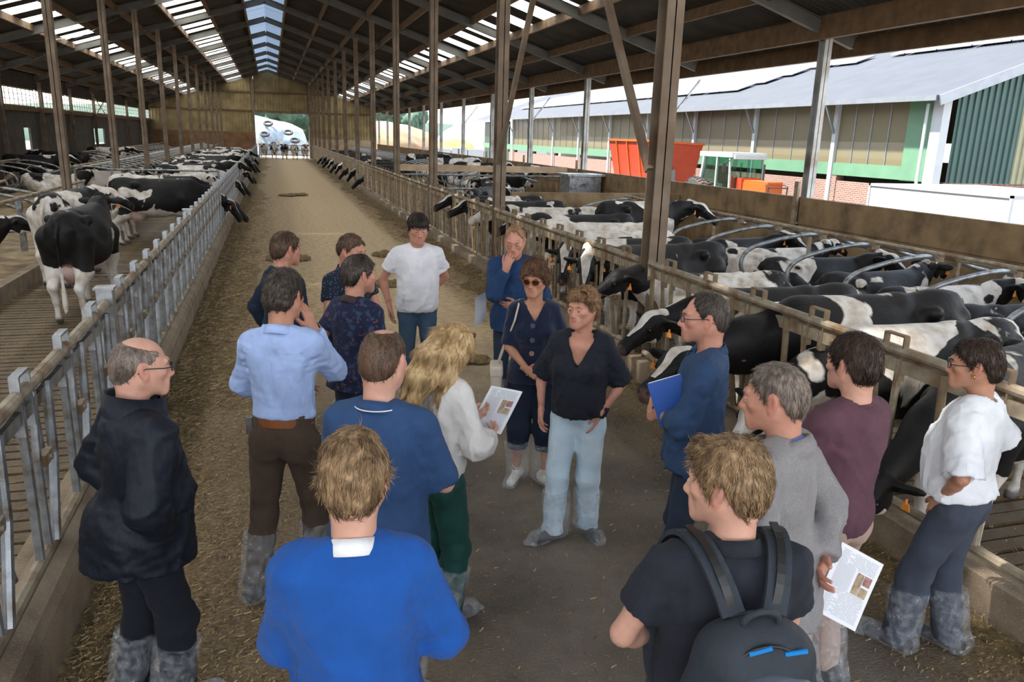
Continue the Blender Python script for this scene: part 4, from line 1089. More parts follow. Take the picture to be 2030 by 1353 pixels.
def person(sp):
    fem = sp.get('fem', False); H = sp['H']; s = H / 1.8; wf = sp.get('wf', .93 if fem else 1.0); b = sp.get('belly', 0.0); seed = sp['seed']
    o = empty('person', (sp['x'], sp['y'], 0), math.radians(sp['yaw'])); tag(o, sp['label'], 'person', 'people listening in the feed alley')
    lean = math.radians(sp.get('lean', 2)); Lm = Matrix.Translation((0, 0, .95)) @ Matrix.Rotation(-lean, 4, 'X') @ Matrix.Rotation(math.radians(sp.get('tilt', 0)), 4, 'Y') @ Matrix.Translation((0, 0, -.95))
    Ln = np.array(Lm); S = s
    def up(V): return ((V @ Ln[:3, :3].T + Ln[:3, 3]) * S).astype(np.float32)
    Mt = Matrix.Scale(S, 4) @ Lm
    sk = SKIN[sp.get('skin', 'fair')]; hm = HAIR[sp['hair']['c']]
    # --- arms
    arms = []
    shx = (.160 if fem else .175) * wf
    for side, key in ((1, sp['ra']), (-1, sp['la'])):
        A = dict(ARMS[key]) if isinstance(key, str) else {**ARMS[key[0]], **key[1]}
        sh = np.array([side * shx, -.012, 1.412]); mir = np.array([side, 1, 1])
        e, w = ik(sh, np.array(A['w']) * mir, np.array(A['e']) * mir, .285, .255)
        dd = np.array(A['d']) * mir; nn = np.array(A['n']) * mir
        arms.append((side, sh, e, w, dd, nn, A['curl'], A.get('thumb', .5)))
    # --- head placement
    hy, hp, hr = (math.radians(a) for a in sp.get('head', (0, 0, 0)))
    Mh = Matrix.Translation((0, -.008, 1.560)) @ Euler((-hp, hr, hy), 'XYZ').to_matrix().to_4x4() @ Matrix.Translation((0, .022, .105))
    Mh = Matrix.Translation((0, -.008, 1.560)) @ Matrix.Rotation(hy, 4, 'Z') @ Matrix.Rotation(-hp, 4, 'X') @ Matrix.Rotation(hr, 4, 'Y') @ Matrix.Translation((0, .022, .110)) @ Matrix.Scale(sp.get('hs', 1.09), 4)
    sp['_neckbase'] = tuple(Mh.inverted() @ Vector((0, -.030, 1.455)))
    hV, hQ, hM, hA, hB = head_geo(sp); Mn = np.array(Mh)
    hV = up(hV @ Mn[:3, :3].T + Mn[:3, 3])
    # --- coarse body: torso, arms, legs (one surface)
    f = F((-.62, -.36, .70), (.62, .50, 1.54), .0150); k = .88 if fem else 1.0
    f.ell((0, -.01, 1.29), (.150 * wf, .095, .19), .05); f.cone((-.12, -.015, 1.435), (.12, -.015, 1.435), .048, .048, .06)
    f.ell((0, 0, 1.08), (.130 * wf, .095, .17), .06); f.ell((0, -.01, .93), (.145, .10, .12), .05)
    if fem:
        for q in (-1, 1): f.ell((q * .07, .075, 1.27), (.052, .045, .055), .03)
    f.cone((0, -.035, 1.42), (0, -.02, 1.52), .055 * k, .053 * k, .03)
    if sp.get('neckline'): f.ell((0, .035, 1.40), (.10, .055, .06), .04)
    ft = sp.get('feet', ((.105, 0, 8), (-.105, 0, -8)))
    legs = []
    invL = Lm.inverted()
    for (fx, fy, fyaw), q in zip(ft, (1, -1)):
        hip = np.array([q * .09, 0, .88]); ank = np.array([fx, fy, .09]); kn, ank = ik(hip, ank, hip + np.array([q * .03, .5, -.3]), .415, .385)
        legs.append((q, hip, kn, ank, math.radians(fyaw)))
    for side, sh, e, w, dd, nn, cu, th in arms:
        m = sh + (e - sh) * .0; fb = e + (w - e) * .28
        f.path([sh, e], [.047 * k, .040 * k], .03); f.path([e, fb, w + dd / np.linalg.norm(dd) * .0], [.038 * k, .040 * k, .0255 * k], .015)
    V1, Q1 = f.mesh(); V1 = up(V1)
    g = F((-.34, -.62, .0), (.34, .62, 1.0), .022)
    for q, hip, kn, ank, fy in legs: g.path([hip, kn, ank], [.075, .050, .034], .03)
    V2, Q2 = g.mesh(); V2 = V2 * S
    P = [(V1, Q1), (V2, Q2), (hV, hQ)]; mi = [np.zeros(len(Q1), int), np.zeros(len(Q2), int), hM]; at = [np.zeros(len(V1)), np.zeros(len(V2)), hA]; bt = [np.zeros(len(V1)), np.zeros(len(V2)), hB]
    for side, sh, e, w, dd, nn, cu, th in arms:
        v, q = hand_mesh(w, dd, nn, side > 0, cu, fem, thumb=th); v = up(v); P.append((v, q)); mi.append(np.zeros(len(q), int)); at.append(np.full(len(v), .06)); bt.append(np.zeros(len(v)))
    V, Q = join(P)
    me = np_mesh('body', V, Q, [sk, M_EYE, M_IRIS, hm], attrs={'red': np.concatenate(at), 'stubble': np.concatenate(bt)}, midx=np.concatenate(mi)); link_mesh('body', me, o)
    # --- hair
    hg = hair_geo(sp, seed)
    if hg is not None:
        v = up(hg[0] @ Mn[:3, :3].T + Mn[:3, 3]); link_mesh('hair', tri_clean_mesh('hair', v, hg[1], hm), o)
    if sp.get('glasses'): glasses_part(o, Mt @ Mh, sp['glasses'])
    # --- trousers
    if sp.get('trousers'):
        T = sp['trousers']; tr = T.get('r', 0.0); z0 = T.get('hem', .05)
        f = F((-.36, -.64, .0), (.36, .64, 1.10), .0140)
        f.ell((0, -.005, .955), (.162 * wf, .118 + b * .3, .12), .03); f.cone((-.06, 0, 1.03), (.06, 0, 1.03), .10, .10, .04, flat=((0, 1, 0), 1.05))
        for q in (-1, 1): f.ell((q * .075, -.062, .885), (.080, .070, .095), .05)
        for q, hip, kn, ank, fy in legs:
            f.path([hip + np.array([q * .002, -.005, .0]), kn, ank + np.array([0, 0, -.04])], [.098 + tr * .5, .066 + tr, .058 + tr * 1.3], .035)
            f.ell(kn + np.array([0, -.035, -.12]), (.045, .05, .11), .05)
        f.cut((0, 0, 1.06), (0, 0, 1)); f.cut((0, 0, z0), (0, 0, -1))
        w1 = wob(seed + 20, 26); w2 = wob(seed + 21, 60)
        def tw(D, X, Y, Z):
            lo = np.clip((.36 - Z) / .3, 0, 1) + .7 * np.exp(-((Z - .48) / .07) ** 2) + .6 * np.exp(-((Z - .84) / .06) ** 2)
            return D + (.004 + .005 * lo) * w1(X, Y, Z * 1.8) * 1 + .0025 * lo * w2(X, Y, Z * 2)
        f.fn(tw); V, Q = f.mesh(); link_mesh(T.get('name', 'trousers'), np_mesh('trousers', V * S, Q, T['m']), o)
        if T.get('belt'):
            rr = [(x, y) for x, y in [(.153 * wf * math.cos(a), -.003 + (.117 + b * .2) * math.sin(a)) for a in np.linspace(0, 2 * PI, 40, endpoint=False)]]
            rings = [[tuple(Mt @ Vector((x * q, y * q, z))) for x, y in rr] for z, q in ((.990, 1.0), (.990, 1.10), (1.032, 1.10), (1.032, 1.0))]
            m = MB(); m.add(*ring_loft(rings + [rings[0]])); m.build('belt', T['belt'], o, smooth=False)
    # --- shoes and plastic boot covers
    for q, hip, kn, ank, fy in legs:
        Mf = Matrix.Translation((ank[0], ank[1], 0)) @ Matrix.Rotation(-fy if 0 else -fy, 4, 'Z'); Mfn = np.array(Mf)
        f = F((-.075, -.12, -.01), (.075, .22, .16), .012)
        f.cone((0, -.055, .045), (0, .14, .032), .041, .037, .02); f.cone((0, -.045, .05), (0, .0, .12), .042, .038, .03); f.cut((0, 0, 0), (0, 0, -1))
        V, Q = f.mesh(); V = (V @ Mfn[:3, :3].T + Mfn[:3, 3]) * S
        link_mesh('shoe', np_mesh('shoe', V, Q, sp.get('shoes', M_SHOE)), o)
        if sp.get('covers', True):
            bw = sp.get('trousers', {}).get('r', 0) * 1.0; up_ = kn - ank; top = ank + up_ * sp.get('cover_h', .72); tl = np.array(Mf.inverted() @ Vector(top))
            f = F((-.17, -.20, -.004), (.17, .30, .50), .0120)
            f.cone((0, -.065, .055), (0, .165, .045), .062, .058, .03); f.cone((-.03, .20, .03), (.03, .235, .025), .022, .012, .03)
            f.cone((0, -.03, .08), tl + np.array([0, 0, .03]), .078 + bw * .6, .092 + bw, .04); f.cone((.05, -.05, .06), (.06, -.10, .05), .03, .01, .03)
            f.cut(tuple(tl), (.08, .1, 1)); f.cut((0, 0, 0.002), (0, 0, -1))
            a1, a2 = wob(seed + int(q) * 7 + 40, 55), wob(seed + int(q) * 7 + 44, 120)
            f.fn(lambda D, X, Y, Z: D + .006 * a1(X, Y, Z * .7) + .0025 * a2(X, Y, Z))
            f.d = np.maximum(f.d, -(f.d + .004)) if 0 else f.d
            V, Q = f.mesh(); V = (V @ Mfn[:3, :3].T + Mfn[:3, 3]) * S
            link_mesh('boot_cover', np_mesh('boot_cover', V, Q, M_BOOT), o)
    # --- top garment
    T = sp['top']; e_ = T.get('ease', .016); hem = T.get('hem', .90); kd = T.get('kind', 'shirt')
    f = F((-.62, -.38, max(.60, hem - .03)), (.62, .52, 1.58), .0115)
    f.ell((0, 0, 1.29), (.162 * wf + e_, .108 + e_, .20), 0); f.cone((-.105 * wf, -.012, 1.420), (.105 * wf, -.012, 1.420), .055 + e_ * .5, .055 + e_ * .5, .06)
    for q in (-1, 1):
        f.cone((q * .13 * wf, -.02, 1.43), (q * .05, -.028, 1.475), .048 + e_ * .5, .042 + e_ * .3, .04)
        f.ell((q * .075, -.085, 1.34), (.065, .035, .09), .05)
        if fem: f.ell((q * .078, .085 + T.get('bust', .0), 1.255), (.062 + e_, .055 + e_, .062), .05)
    f.ell((0, -.040, 1.412), (.100, .062 + e_, .078), .05)
    f.ell((0, .012 + b * .5, 1.09), ((.148 if not fem else .135) * wf + e_ + b * .25, .112 + e_ + b * .45, .19), .08)
    f.ell((0, -.002, .95), (.162 * wf + e_ + b * .1, .120 + e_ + b * .25, .15), .07)
    if hem < .88: f.cone((-.04, -.005, .93), (-.04, -.005, hem - .05), .135 * wf + e_, .150 * wf + e_, .05); f.cone((.04, -.005, .93), (.04, -.005, hem - .05), .135 * wf + e_, .150 * wf + e_, .05)
    hz = T.get('hemtilt', 0); f.cut((0, 0, hem), (0, hz, -1))
    if kd == 'vneck': vz = T.get('vz', 1.34); f.fn(lambda D, X, Y, Z: np.maximum(D, -np.maximum(np.abs(X) * .93 - (Z - vz) * .46, .03 - Y))); f.cone((0, -.02, 1.47), (0, -.01, 1.62), .085, .10, .01, op='s')
    elif kd == 'boat': f.cone((0, -.02, 1.475), (0, .0, 1.64), .085, .10, .01, op='s')
    else: f.cone((0, -.005, 1.505), (0, .01, 1.64), .058, .072, .008, op='s')
    ns = SLEEVE[T.get('sleeve', 'short')]; loose = T.get('loose', .012)
    for side, sh, e, w, dd, nn, cu, th in arms:
        t_ = ns; r0 = .052 * k + e_ * .55; re = .044 * k + e_ * .5 + loose * .6; rw = .030 * k + e_ * .5 + loose * .5
        fe = (e - sh) / np.linalg.norm(e - sh)
        if t_ < 1: cp = sh + (e - sh) * t_; f.cone(sh, e, r0, re + loose * .4, .045, clip=(cp, fe))
        else:
            f.cone(sh, e, r0, re, .045); cp = e + (w - e) * (t_ - 1); fw = (w - e) / np.linalg.norm(w - e)
            puff = T.get('puff', 0)
            f.cone(e, w, re + puff * .6, rw + puff, .02, clip=(cp, fw))
    w1 = wob(seed + 50, T.get('wf', 20)); w2 = wob(seed + 51, 48); w3 = wob(seed + 52, 24, 3); am = T.get('amp', .0045) * 1.35
    AR = [(e, sh, w) for _, sh, e, w, *_ in arms]
    def tw(D, X, Y, Z):
        r = np.abs(w2(X * 1.0, Y, Z * 1.6)); loc = 0
        for e, sh, w in AR:
            loc = loc + np.exp(-((X - e[0]) ** 2 + (Y - e[1]) ** 2 + (Z - e[2]) ** 2) / .012) + .6 * np.exp(-((X - sh[0]) ** 2 + (Y - sh[1]) ** 2 + (Z - sh[2] + .08) ** 2) / .008)
        hemz = np.clip((1.12 - Z) / .2, 0, 1)
        cr = (1 - np.minimum(np.abs(w3(X * 1.2 + Z * .5, Y * 1.2, Z * .55)), 1)) ** 5
        return D - am * .9 * cr + am * w1(X, Y, Z * .8) + (am * .55 + am * .9 * np.clip(loc, 0, 1) + am * .5 * hemz) * (r - .5)
    f.fn(tw); V, Q = f.mesh(); link_mesh(T.get('name', 'shirt'), np_mesh('shirt', up(V), Q, T['m']), o)
    if T.get('collar'): collar_part(o, T.get('cm', T['m']), Mt, T['collar'], w=e_ * (.35 if T['collar'] != 'round' else 0))
    if T.get('inner'): collar_part(o, T['inner'], Mt, 'shirt', 'shirt_collar', -.004)
    o['_'] = 0; del o['_']
    return o, Mt, Mh, arms, S
def w_pos(o, Mt, p):
    """point in the person's torso frame -> world"""
    q = Mt @ Vector(p); r = o.rotation_euler.z; c, s_ = math.cos(r), math.sin(r)
    return Vector((o.location.x + c * q.x - s_ * q.y, o.location.y + s_ * q.x + c * q.y, q.z))
M_SHOE = simple('dark_shoe', (.02, .018, .018), .5, 0, .1); M_SHOEW = simple('white_shoe', (.70, .68, .64), .6, 0, .1)
def H_(c, **k): return dict(c=c, **k)
# ------------------------------------------------------------------ the seventeen people
BLK = simple('leather_black', (.015, .014, .014), .45, 0, .1)
JN = fabric('light_jeans', (.50, .64, .75), pattern='denim', pc=(.66, .77, .86)); JD = fabric('dark_jeans', (.022, .035, .062), pattern='denim', pc=(.035, .055, .09)); JM = fabric('mid_jeans', (.045, .085, .14), pattern='denim', pc=(.07, .12, .18))
JG = fabric('grey_jeans', (.045, .055, .080), pattern='denim', pc=(.075, .09, .12))
NAVY = fabric('navy_cloth', (.012, .020, .042)); 
CAST = [
 dict(id='bald', x=-.62, y=3.40, yaw=-62, H=1.76, lean=4, head=(-6, 2, 0), seed=1, skin='fair', belly=.06, wf=1.22, glasses='clear',
      hair=H_('grey', t=.002, amp=.0008, n=2200, L=.016, lift=.0008, w=.0009, line='high', bald=(.088, .115, .062, .03)),
      top=dict(m=fabric('black_jacket', (.010, .013, .022), rough=.45, sheen=0), ease=.045, hem=.80, sleeve='long', loose=.030, amp=.010, collar='stand', name='jacket', hemtilt=.12),
      trousers=dict(m=fabric('black_trousers', (.010, .012, .020)), r=.016), la='pocket', ra='pocket', feet=((.12, .05, 10), (-.11, -.08, -5)),
      label='person in a black jacket and glasses, balding, standing against the left kerb'),
 dict(id='lblue', x=.0, y=4.25, yaw=-22, H=1.88, lean=4, head=(-8, 6, 0), seed=2, skin='tan', wf=.95,
      hair=H_('saltdark', t=.014, amp=.004, n=3600, L=.026, lift=.005, w=.0014),
      top=dict(m=fabric('light_blue_shirt', (.40, .53, .86), rough=.8), ease=.020, hem=1.03, sleeve='long', loose=.016, amp=.0075, collar='shirt'),
      trousers=dict(m=fabric('brown_chinos', (.075, .050, .035)), r=.006, belt=simple('tan_belt', (.24, .075, .022), .45, 0, .1)), la='cross_under', ra=('cheek', dict(e=(.24, .30, 1.12), w=(.115, .14, 1.47))), feet=((.13, .12, 10), (-.16, -.12, -8)),
      label='person in a light blue shirt, brown trousers and tan belt, hand at the cheek'),
 dict(id='suit', x=.03, y=6.45, yaw=-60, H=1.82, lean=3, head=(0, 3, 0), seed=3, skin='ruddy', wf=1.03,
      hair=H_('brown', t=.011, amp=.002, n=3000, L=.04, lift=.002, w=.0014, crown=(-.03, .02, .13)),
      top=dict(m=NAVY, ease=.030, hem=.80, sleeve='long', loose=.016, amp=.005, collar='jacket', inner=fabric('pale_shirt', (.55, .62, .78)), name='blazer'),
      trousers=dict(m=NAVY, r=.008), la='hang', ra=('hold_low', {}), label='person in a navy suit and pale blue shirt, brown hair, looking right'),
 dict(id='polka', x=.56, y=6.55, yaw=-150, H=1.80, lean=2, head=(20, 12, 0), seed=4, skin='ruddy', 
      hair=H_('brown', t=.010, amp=.004, n=2600, L=.022, lift=.004, w=.0014),
      top=dict(m=fabric('dotted_navy_shirt', (.014, .020, .040), pattern='dots', pc=(.35, .42, .52)), ease=.02, hem=.90, sleeve='short', collar='shirt'),
      trousers=dict(m=JD), la='cross_over', ra='cross_under', label='person in a dotted dark short-sleeved shirt, arms crossed, behind the navy floral polo'),
 dict(id='floral', x=.50, y=5.35, yaw=-52, H=1.79, lean=3, head=(-14, 2, 0), seed=5, skin='ruddy', belly=.06, wf=1.02, stubble=.3,
      hair=H_('saltdark', t=.013, amp=.003, n=3200, L=.028, lift=.004, w=.0014),
      top=dict(m=fabric('navy_floral_polo', (.012, .020, .055), pattern='floral', pc=(.05, .07, .13)), ease=.022, hem=.86, sleeve='short', collar='shirt', cm=fabric('polo_collar', (.06, .035, .035))),
      trousers=dict(m=JD), la='hang', ra='hang', label='person in a navy floral polo shirt with greying dark hair, looking right'),
 dict(id='whitetee', x=1.31, y=7.45, yaw=176, H=1.88, lean=1, head=(4, 12, 0), seed=6, skin='ruddy', wf=1.08, belly=.02,
      hair=H_('black', t=.016, amp=.003, n=3400, L=.042, lift=.003, w=.0016, line='fringe', crown=(0, -.07, .13)),
      top=dict(m=fabric('white_tee', (.80, .80, .84), rough=.9), ease=.026, hem=.88, sleeve='short', loose=.020, collar='round', amp=.006, name='tshirt'),
      trousers=dict(m=JM), la='behind', ra=('hang', dict(w=(.26, -.03, .93))), label='person in a plain white T-shirt and jeans with black hair, facing the camera'),
 dict(id='bluepolo', x=.37, y=3.02, yaw=-28, H=1.84, lean=3, head=(-4, 8, 0), seed=7, skin='fair', wf=1.02, belly=.05,
      hair=H_('brown', t=.0035, amp=.001, n=3400, L=.013, lift=.0015, w=.0009, line='high', bald=(.050, .070, .026, -.02)),
      top=dict(m=fabric('blue_polo', (.030, .072, .175)), ease=.022, hem=.84, sleeve='elbow', loose=.016, collar='shirt', amp=.006),
      trousers=dict(m=JD), la=('cross_over', dict(e=(.34, .0, 1.18))), ra=('cross_under', dict(e=(.36, .02, 1.16))), label='person in a blue polo with white collar stripe, seen from behind'),
 dict(id='blonde', x=.76, y=3.75, yaw=-58, H=1.69, fem=True, lean=5, head=(-2, 32, 0), seed=8, skin='fair', closed=True, glasses='onhead',
      hair=H_('blond', t=.012, amp=.0015, n=7000, L=.085, lift=.003, w=.0014, line='fem', long=True),
      top=dict(m=fabric('cream_blouse', (.72, .70, .68), rough=.6), ease=.028, hem=.96, sleeve='long', loose=.030, puff=.018, amp=.010, collar='round', name='blouse'),
      trousers=dict(m=fabric('green_trousers', (.008, .058, .050), rough=.55), r=.018), la=('paper', dict(w=(.10, .34, 1.17))), ra=('paper', dict(w=(.11, .27, 1.10))), label='person with long blond hair, cream blouse and dark green trousers, reading a sheet'),
 dict(id='sweater', x=.17, y=1.98, yaw=-6, H=1.80, lean=4, head=(-3, 14, 0), seed=9, skin='fair', wf=.98,
      hair=H_('darkblond', t=.016, amp=.003, n=5200, L=.045, lift=.003, w=.0014, crown=(.015, -.035, .14)),
      top=dict(m=fabric('royal_blue_sweater', (.012, .088, .36), rough=.95, fs=600, sheen=.08), ease=.028, hem=.86, sleeve='long', loose=.018, amp=.0055, collar='round', inner=fabric('white_cotton', (.85, .85, .86)), name='sweater'),
      trousers=dict(m=JD), la=('cross_over', dict(e=(.30, .0, 1.16))), ra=('cross_under', dict(e=(.33, -.02, 1.16), w=(.08, .22, 1.08))), label='person in a bright royal blue sweater over a white collar'),
 dict(id='chin', x=2.12, y=6.85, yaw=158, H=1.84, lean=3, head=(-2, 16, 0), seed=10, skin='ruddy',
      hair=H_('ginger', t=.005, amp=.001, n=2600, L=.020, lift=.0015, w=.0011, line='high'),
      top=dict(m=fabric('blue_overshirt', (.018, .052, .135)), ease=.028, hem=.84, sleeve='long', loose=.018, collar='shirt', amp=.007),
      trousers=dict(m=JD), la=('cross_under', dict(w=(.06, .18, 1.10))), ra=('chin', {}), label='person in a dark blue shirt with short ginger hair, hand held to the chin'),
 dict(id='sung', x=1.82, y=5.35, yaw=165, H=1.73, fem=True, lean=0, head=(-18, 5, 0), seed=11, skin='tan', glasses='sun', neckline=True, wf=.97,
      hair=H_('curlbrown', t=.028, amp=.009, freq=75, n=5200, L=.028, lift=.008, w=.0022, line='curl', curl=.7),
      top=dict(m=fabric('navy_knit', (.008, .014, .040), rough=.95, sheen=.3), ease=.016, hem=.86, sleeve='elbow', loose=.014, kind='vneck', amp=.004, name='cardigan'),
      trousers=dict(m=NAVY, r=.022, hem=.30), shoes=M_SHOEW, la='clasp', ra=('clasp', dict(w=(.05, .215, 1.00))), feet=((.10, .0, 20), (-.13, .08, -25)), label='person in a navy knit outfit and sunglasses with curly brown hair, hands clasped'),
 dict(id='jeans', x=1.84, y=4.45, yaw=148, H=1.70, fem=True, lean=-1, head=(-20, 3, 0), seed=12, skin='ruddy', neckline=True, wf=1.02, belly=.03, glasses='onhead',
      hair=H_('curlblond', t=.020, amp=.007, freq=80, n=4400, L=.026, lift=.006, w=.0020, line='fem', curl=.6),
      top=dict(m=fabric('black_vneck', (.014, .017, .026), rough=.8), ease=.028, hem=.93, sleeve='elbow', loose=.022, kind='vneck', vz=1.275, amp=.008, name='tshirt'),
      trousers=dict(m=JN, r=.014), la='pocket', ra='hang', feet=((.12, .10, 35), (-.10, -.06, -35)), label='person in a black V-neck top and light blue jeans with short curly hair'),
 dict(id='folder', x=2.18, y=3.55, yaw=62, H=1.84, lean=0, head=(4, 3, 0), seed=13, skin='ruddy', glasses='clear', stubble=.25, wf=1.08,
      hair=H_('saltdark', t=.006, amp=.0015, n=3400, L=.016, lift=.002, w=.0010, line='high'),
      top=dict(m=fabric('blue_shirt', (.030, .065, .145), rough=.8), ease=.024, hem=.86, sleeve='roll', loose=.016, collar='shirt', amp=.008),
      trousers=dict(m=JD), la=('cross_over', dict(w=(.02, .25, 1.14))), ra='cross_under', label='person in a blue rolled-sleeve shirt and glasses, arms folded over a folder'),
 dict(id='backpack', x=1.25, y=1.78, yaw=-10, H=1.765, lean=3, head=(46, 6, 0), seed=14, skin='fair', wf=1.12,
      hair=H_('darkblond', t=.019, amp=.005, n=5600, L=.038, lift=.006, w=.0014, quiff=True, crown=(.0, -.04, .14)),
      top=dict(m=fabric('charcoal_polo', (.022, .024, .034)), ease=.022, hem=.86, sleeve='short', loose=.020, collar='shirt', amp=.006),
      trousers=dict(m=NAVY), la=('cross_over', dict(e=(.42, -.02, 1.17), w=(.13, .20, 1.04), curl=.2, d=(-.9, .2, -.5))), ra=('cross_under', {}), label='person in a charcoal polo wearing a backpack, tousled dark blond hair'),
 dict(id='blazer', x=1.84, y=2.38, yaw=34, H=1.80, lean=2, head=(10, 8, 0), seed=15, skin='ruddy', belly=.07, wf=1.2,
      hair=H_('grey', t=.008, amp=.002, n=3800, L=.026, lift=.002, w=.0012, line='high'),
      top=dict(m=fabric('grey_tweed', (.30, .285, .285), pattern='melange', pc=(.20, .19, .20), rough=.95, fs=700), ease=.036, hem=.78, sleeve='long', loose=.020, collar='jacket', inner=fabric('mid_blue_shirt', (.14, .23, .58)), name='blazer', amp=.007),
      trousers=dict(m=fabric('slate_trousers', (.045, .06, .08))), la=('hang', dict(w=(.24, .06, .93))), ra=('behind', dict(e=(.26, -.12, 1.18))), label='person in a grey tweed blazer and blue shirt with grey-brown hair'),
 dict(id='maroon', x=2.46, y=2.74, yaw=12, H=1.80, lean=0, head=(0, 6, 0), seed=16, skin='fair',
      hair=H_('darkbrown', t=.014, amp=.003, n=4600, L=.036, lift=.003, w=.0014, crown=(.02, -.04, .14)),
      top=dict(m=fabric('maroon_tee', (.115, .052, .070)), ease=.024, hem=.88, sleeve='short', loose=.018, collar='round', amp=.006, name='tshirt'),
      trousers=dict(m=fabric('sand_chinos', (.44, .31, .25)), r=.004), la='cross_over', ra=('cross_under', dict(e=(.33, -.02, 1.16))), label='person in a maroon T-shirt and sand trousers with dark brown hair'),
 dict(id='blouse', x=3.27, y=2.80, yaw=28, H=1.72, fem=True, lean=2, head=(16, 3, 0), seed=17, skin='tan', glasses='clear', wf=1.20, belly=.05,
      hair=H_('darkbrown', t=.015, amp=.003, n=4600, L=.034, lift=.004, w=.0014, line='std', crown=(0, -.03, .14)),
      top=dict(m=fabric('white_blouse', (.80, .82, .86), rough=.75), ease=.030, hem=.98, sleeve='elbow', loose=.045, kind='boat', amp=.008, name='blouse'),
      trousers=dict(m=JG, r=.016), la='pocket', ra=('hang', dict(e=(.38, -.1, 1.2), w=(.30, .06, 1.0))), feet=((.10, -.05, 5), (-.12, .16, 0)), label='person in a white blouse and dark grey jeans, short brown hair and glasses'),
]
PEO = {}
for sp in CAST: PEO[sp['id']] = person(sp)
# ------------------------------------------------------------------ outside
M_GROUND = concrete('yard_concrete', (.32, .29, .26), (.22, .20, .17), .6)
g = MB().box(-140, 200, -30, 260, -.6, -.42).box(10.8, 60, -20, 96, -.45, -.30).build('ground', M_GROUND); tag(g, kind='structure')
def brick_mat():
    t = NT('brick_wall'); tcn = t.n('TexCoord'); mp = t.n('Mapping'); sx = t.n('SeparateXYZ'); cx = t.n('CombineXYZ'); t.l(tcn.outputs['Object'], sx.inputs[0])
    t.l(t.math('ADD', sx.outputs['X'], sx.outputs['Y']), cx.inputs[0]); t.l(sx.outputs['Z'], cx.inputs[1])
    b = t.n('TexBrick'); t.l(cx.outputs[0], b.inputs['Vector']); b.inputs['Scale'].default_value = 1.0; b.inputs['Brick Width'].default_value = .22; b.inputs['Row Height'].default_value = .068; b.inputs['Mortar Size'].default_value = .009
    b.inputs['Color1'].default_value = (.17, .075, .058, 1); b.inputs['Color2'].default_value = (.12, .052, .042, 1); b.inputs['Mortar'].default_value = (.24, .20, .17, 1)
    t.bsdf(b.outputs['Color'], .85, 0, b.outputs['Fac'], .5, .01); return t.m
M_BRICK = brick_mat()
M_GRN = simple('green_panel', (.075, .16, .10), .5, 0, .08, 2); M_GRND = simple('dark_green_sheet', (.016, .050, .045), .4, .2, .12, 2)
M_YEL = simple('pale_sheet', (.18, .18, .11), .5, 0, .1, 2)
M_WHITE = simple('white_trim', (.30, .32, .34), .5, 0, .06, 3); M_ROOF2 = simple('grey_roof', (.034, .037, .046), .6, 0, .12, 1)
M_SOLAR = simple('solar_panel', (.14, .16, .19), .12, .3, .05, 1, Specular_IOR_Level=1.0)
M_GUT = simple('gutter_zinc', (.22, .24, .27), .4, .6, .1, 3)
def curtain_mat():
    t = NT('mesh_curtain'); a = t.n('BsdfTransparent'); b = t.n('BsdfPrincipled'); b.inputs['Base Color'].default_value = (.125, .11, .065, 1); b.inputs['Roughness'].default_value = .35
    m = t.n('MixShader'); m.inputs[0].default_value = .86; t.l(a.outputs[0], m.inputs[1]); t.l(b.outputs[0], m.inputs[2]); t.l(m.outputs[0], t.out.inputs[0]); return t.m
M_CURT = curtain_mat()
nb = empty('neighbouring_barn', (20, 20, -.3)); tag(nb, 'neighbouring barn with green framed curtain walls, brick base and grey roof beyond the yard', 'building')
def NB(name, mat, fn, smooth=False):
    m = MB(); fn(m); return m.build(name, mat, nb, smooth)
Lb = 56.0; ZB = .3
NB('brick_base', M_BRICK, lambda m: m.box(0, .25, 0, Lb, 0, 1.72).box(.25, 14, 0, .25, 0, 1.92))
for k in range(10): NB('brick_pier', M_BRICK, lambda m: m.box(-.04, .3, 5 + 5.15 * k - .35, 5 + 5.15 * k - .05, 0, 1.9))
NB('sill', M_GRN, lambda m: m.box(-.05, .1, 0.25, Lb, 1.92, 2.36))
NB('corner_panel', M_GRN, lambda m: m.box(-.04, .1, .25, 1.55, 1.9, 4.45))
NB('end_sheet', M_GRND, lambda m: m.box(-.04, .1, 47.5, 55.7, .3, 4.3))
for k in range(10):
    a = 1.55 if k == 0 else 5.0 + 5.15 * (k - 1) + .1; b_ = 5.0 + 5.15 * k - .1
    if b_ > 47.6: break
    m = MB().box(.03, .05, a, b_, 2.36, 4.5); m.build('curtain', M_CURT, nb)
    for q in np.linspace(a, b_, 5)[1:-1]: MB().box(.0, .03, q - .02, q + .02, 2.36, 4.5).build('curtain_rod', M_GUT, nb)
    MB().box(-.10, .06, b_, b_ + .2, 0, 4.5).build('column', M_WHITE, nb)
    MB().bar((-.1, b_ + .1, 3.4), (-.62, b_ + .1, 4.45), .07, .07).build('eave_strut', M_GUT, nb)
NB('downpipe', M_WHITE, lambda m: m.box(-.32, -.02, -.12, .28, 0, 4.4).tube([(-.42, .4, 0), (-.42, .4, 4.3)], .05, 8))
NB('gutter', M_GUT, lambda m: m.box(-.85, -.68, -.3, Lb + 1, 4.36, 4.52))
sl = .35
def rp(x, y, up_=0): return (x, y, 4.50 + sl * (x + .75) + up_)
def roof2(m):
    ys = np.arange(-.4, Lb + 1, .177 / 3); V = []; 
    for i, y in enumerate(ys):
        w = .028 * math.sin(2 * PI * y / .177)
        V += [rp(-.78, y, w), rp(14, y, w)]
    m.add(V, [(2 * i, 2 * i + 1, 2 * i + 3, 2 * i + 2) for i in range(len(ys) - 1)])
NB('roof', M_ROOF2, roof2, True)
NB('verge', M_GUT, lambda m: m.bar(rp(-.8, -.42, -.12), rp(14, -.42, -.12), .05, .30))
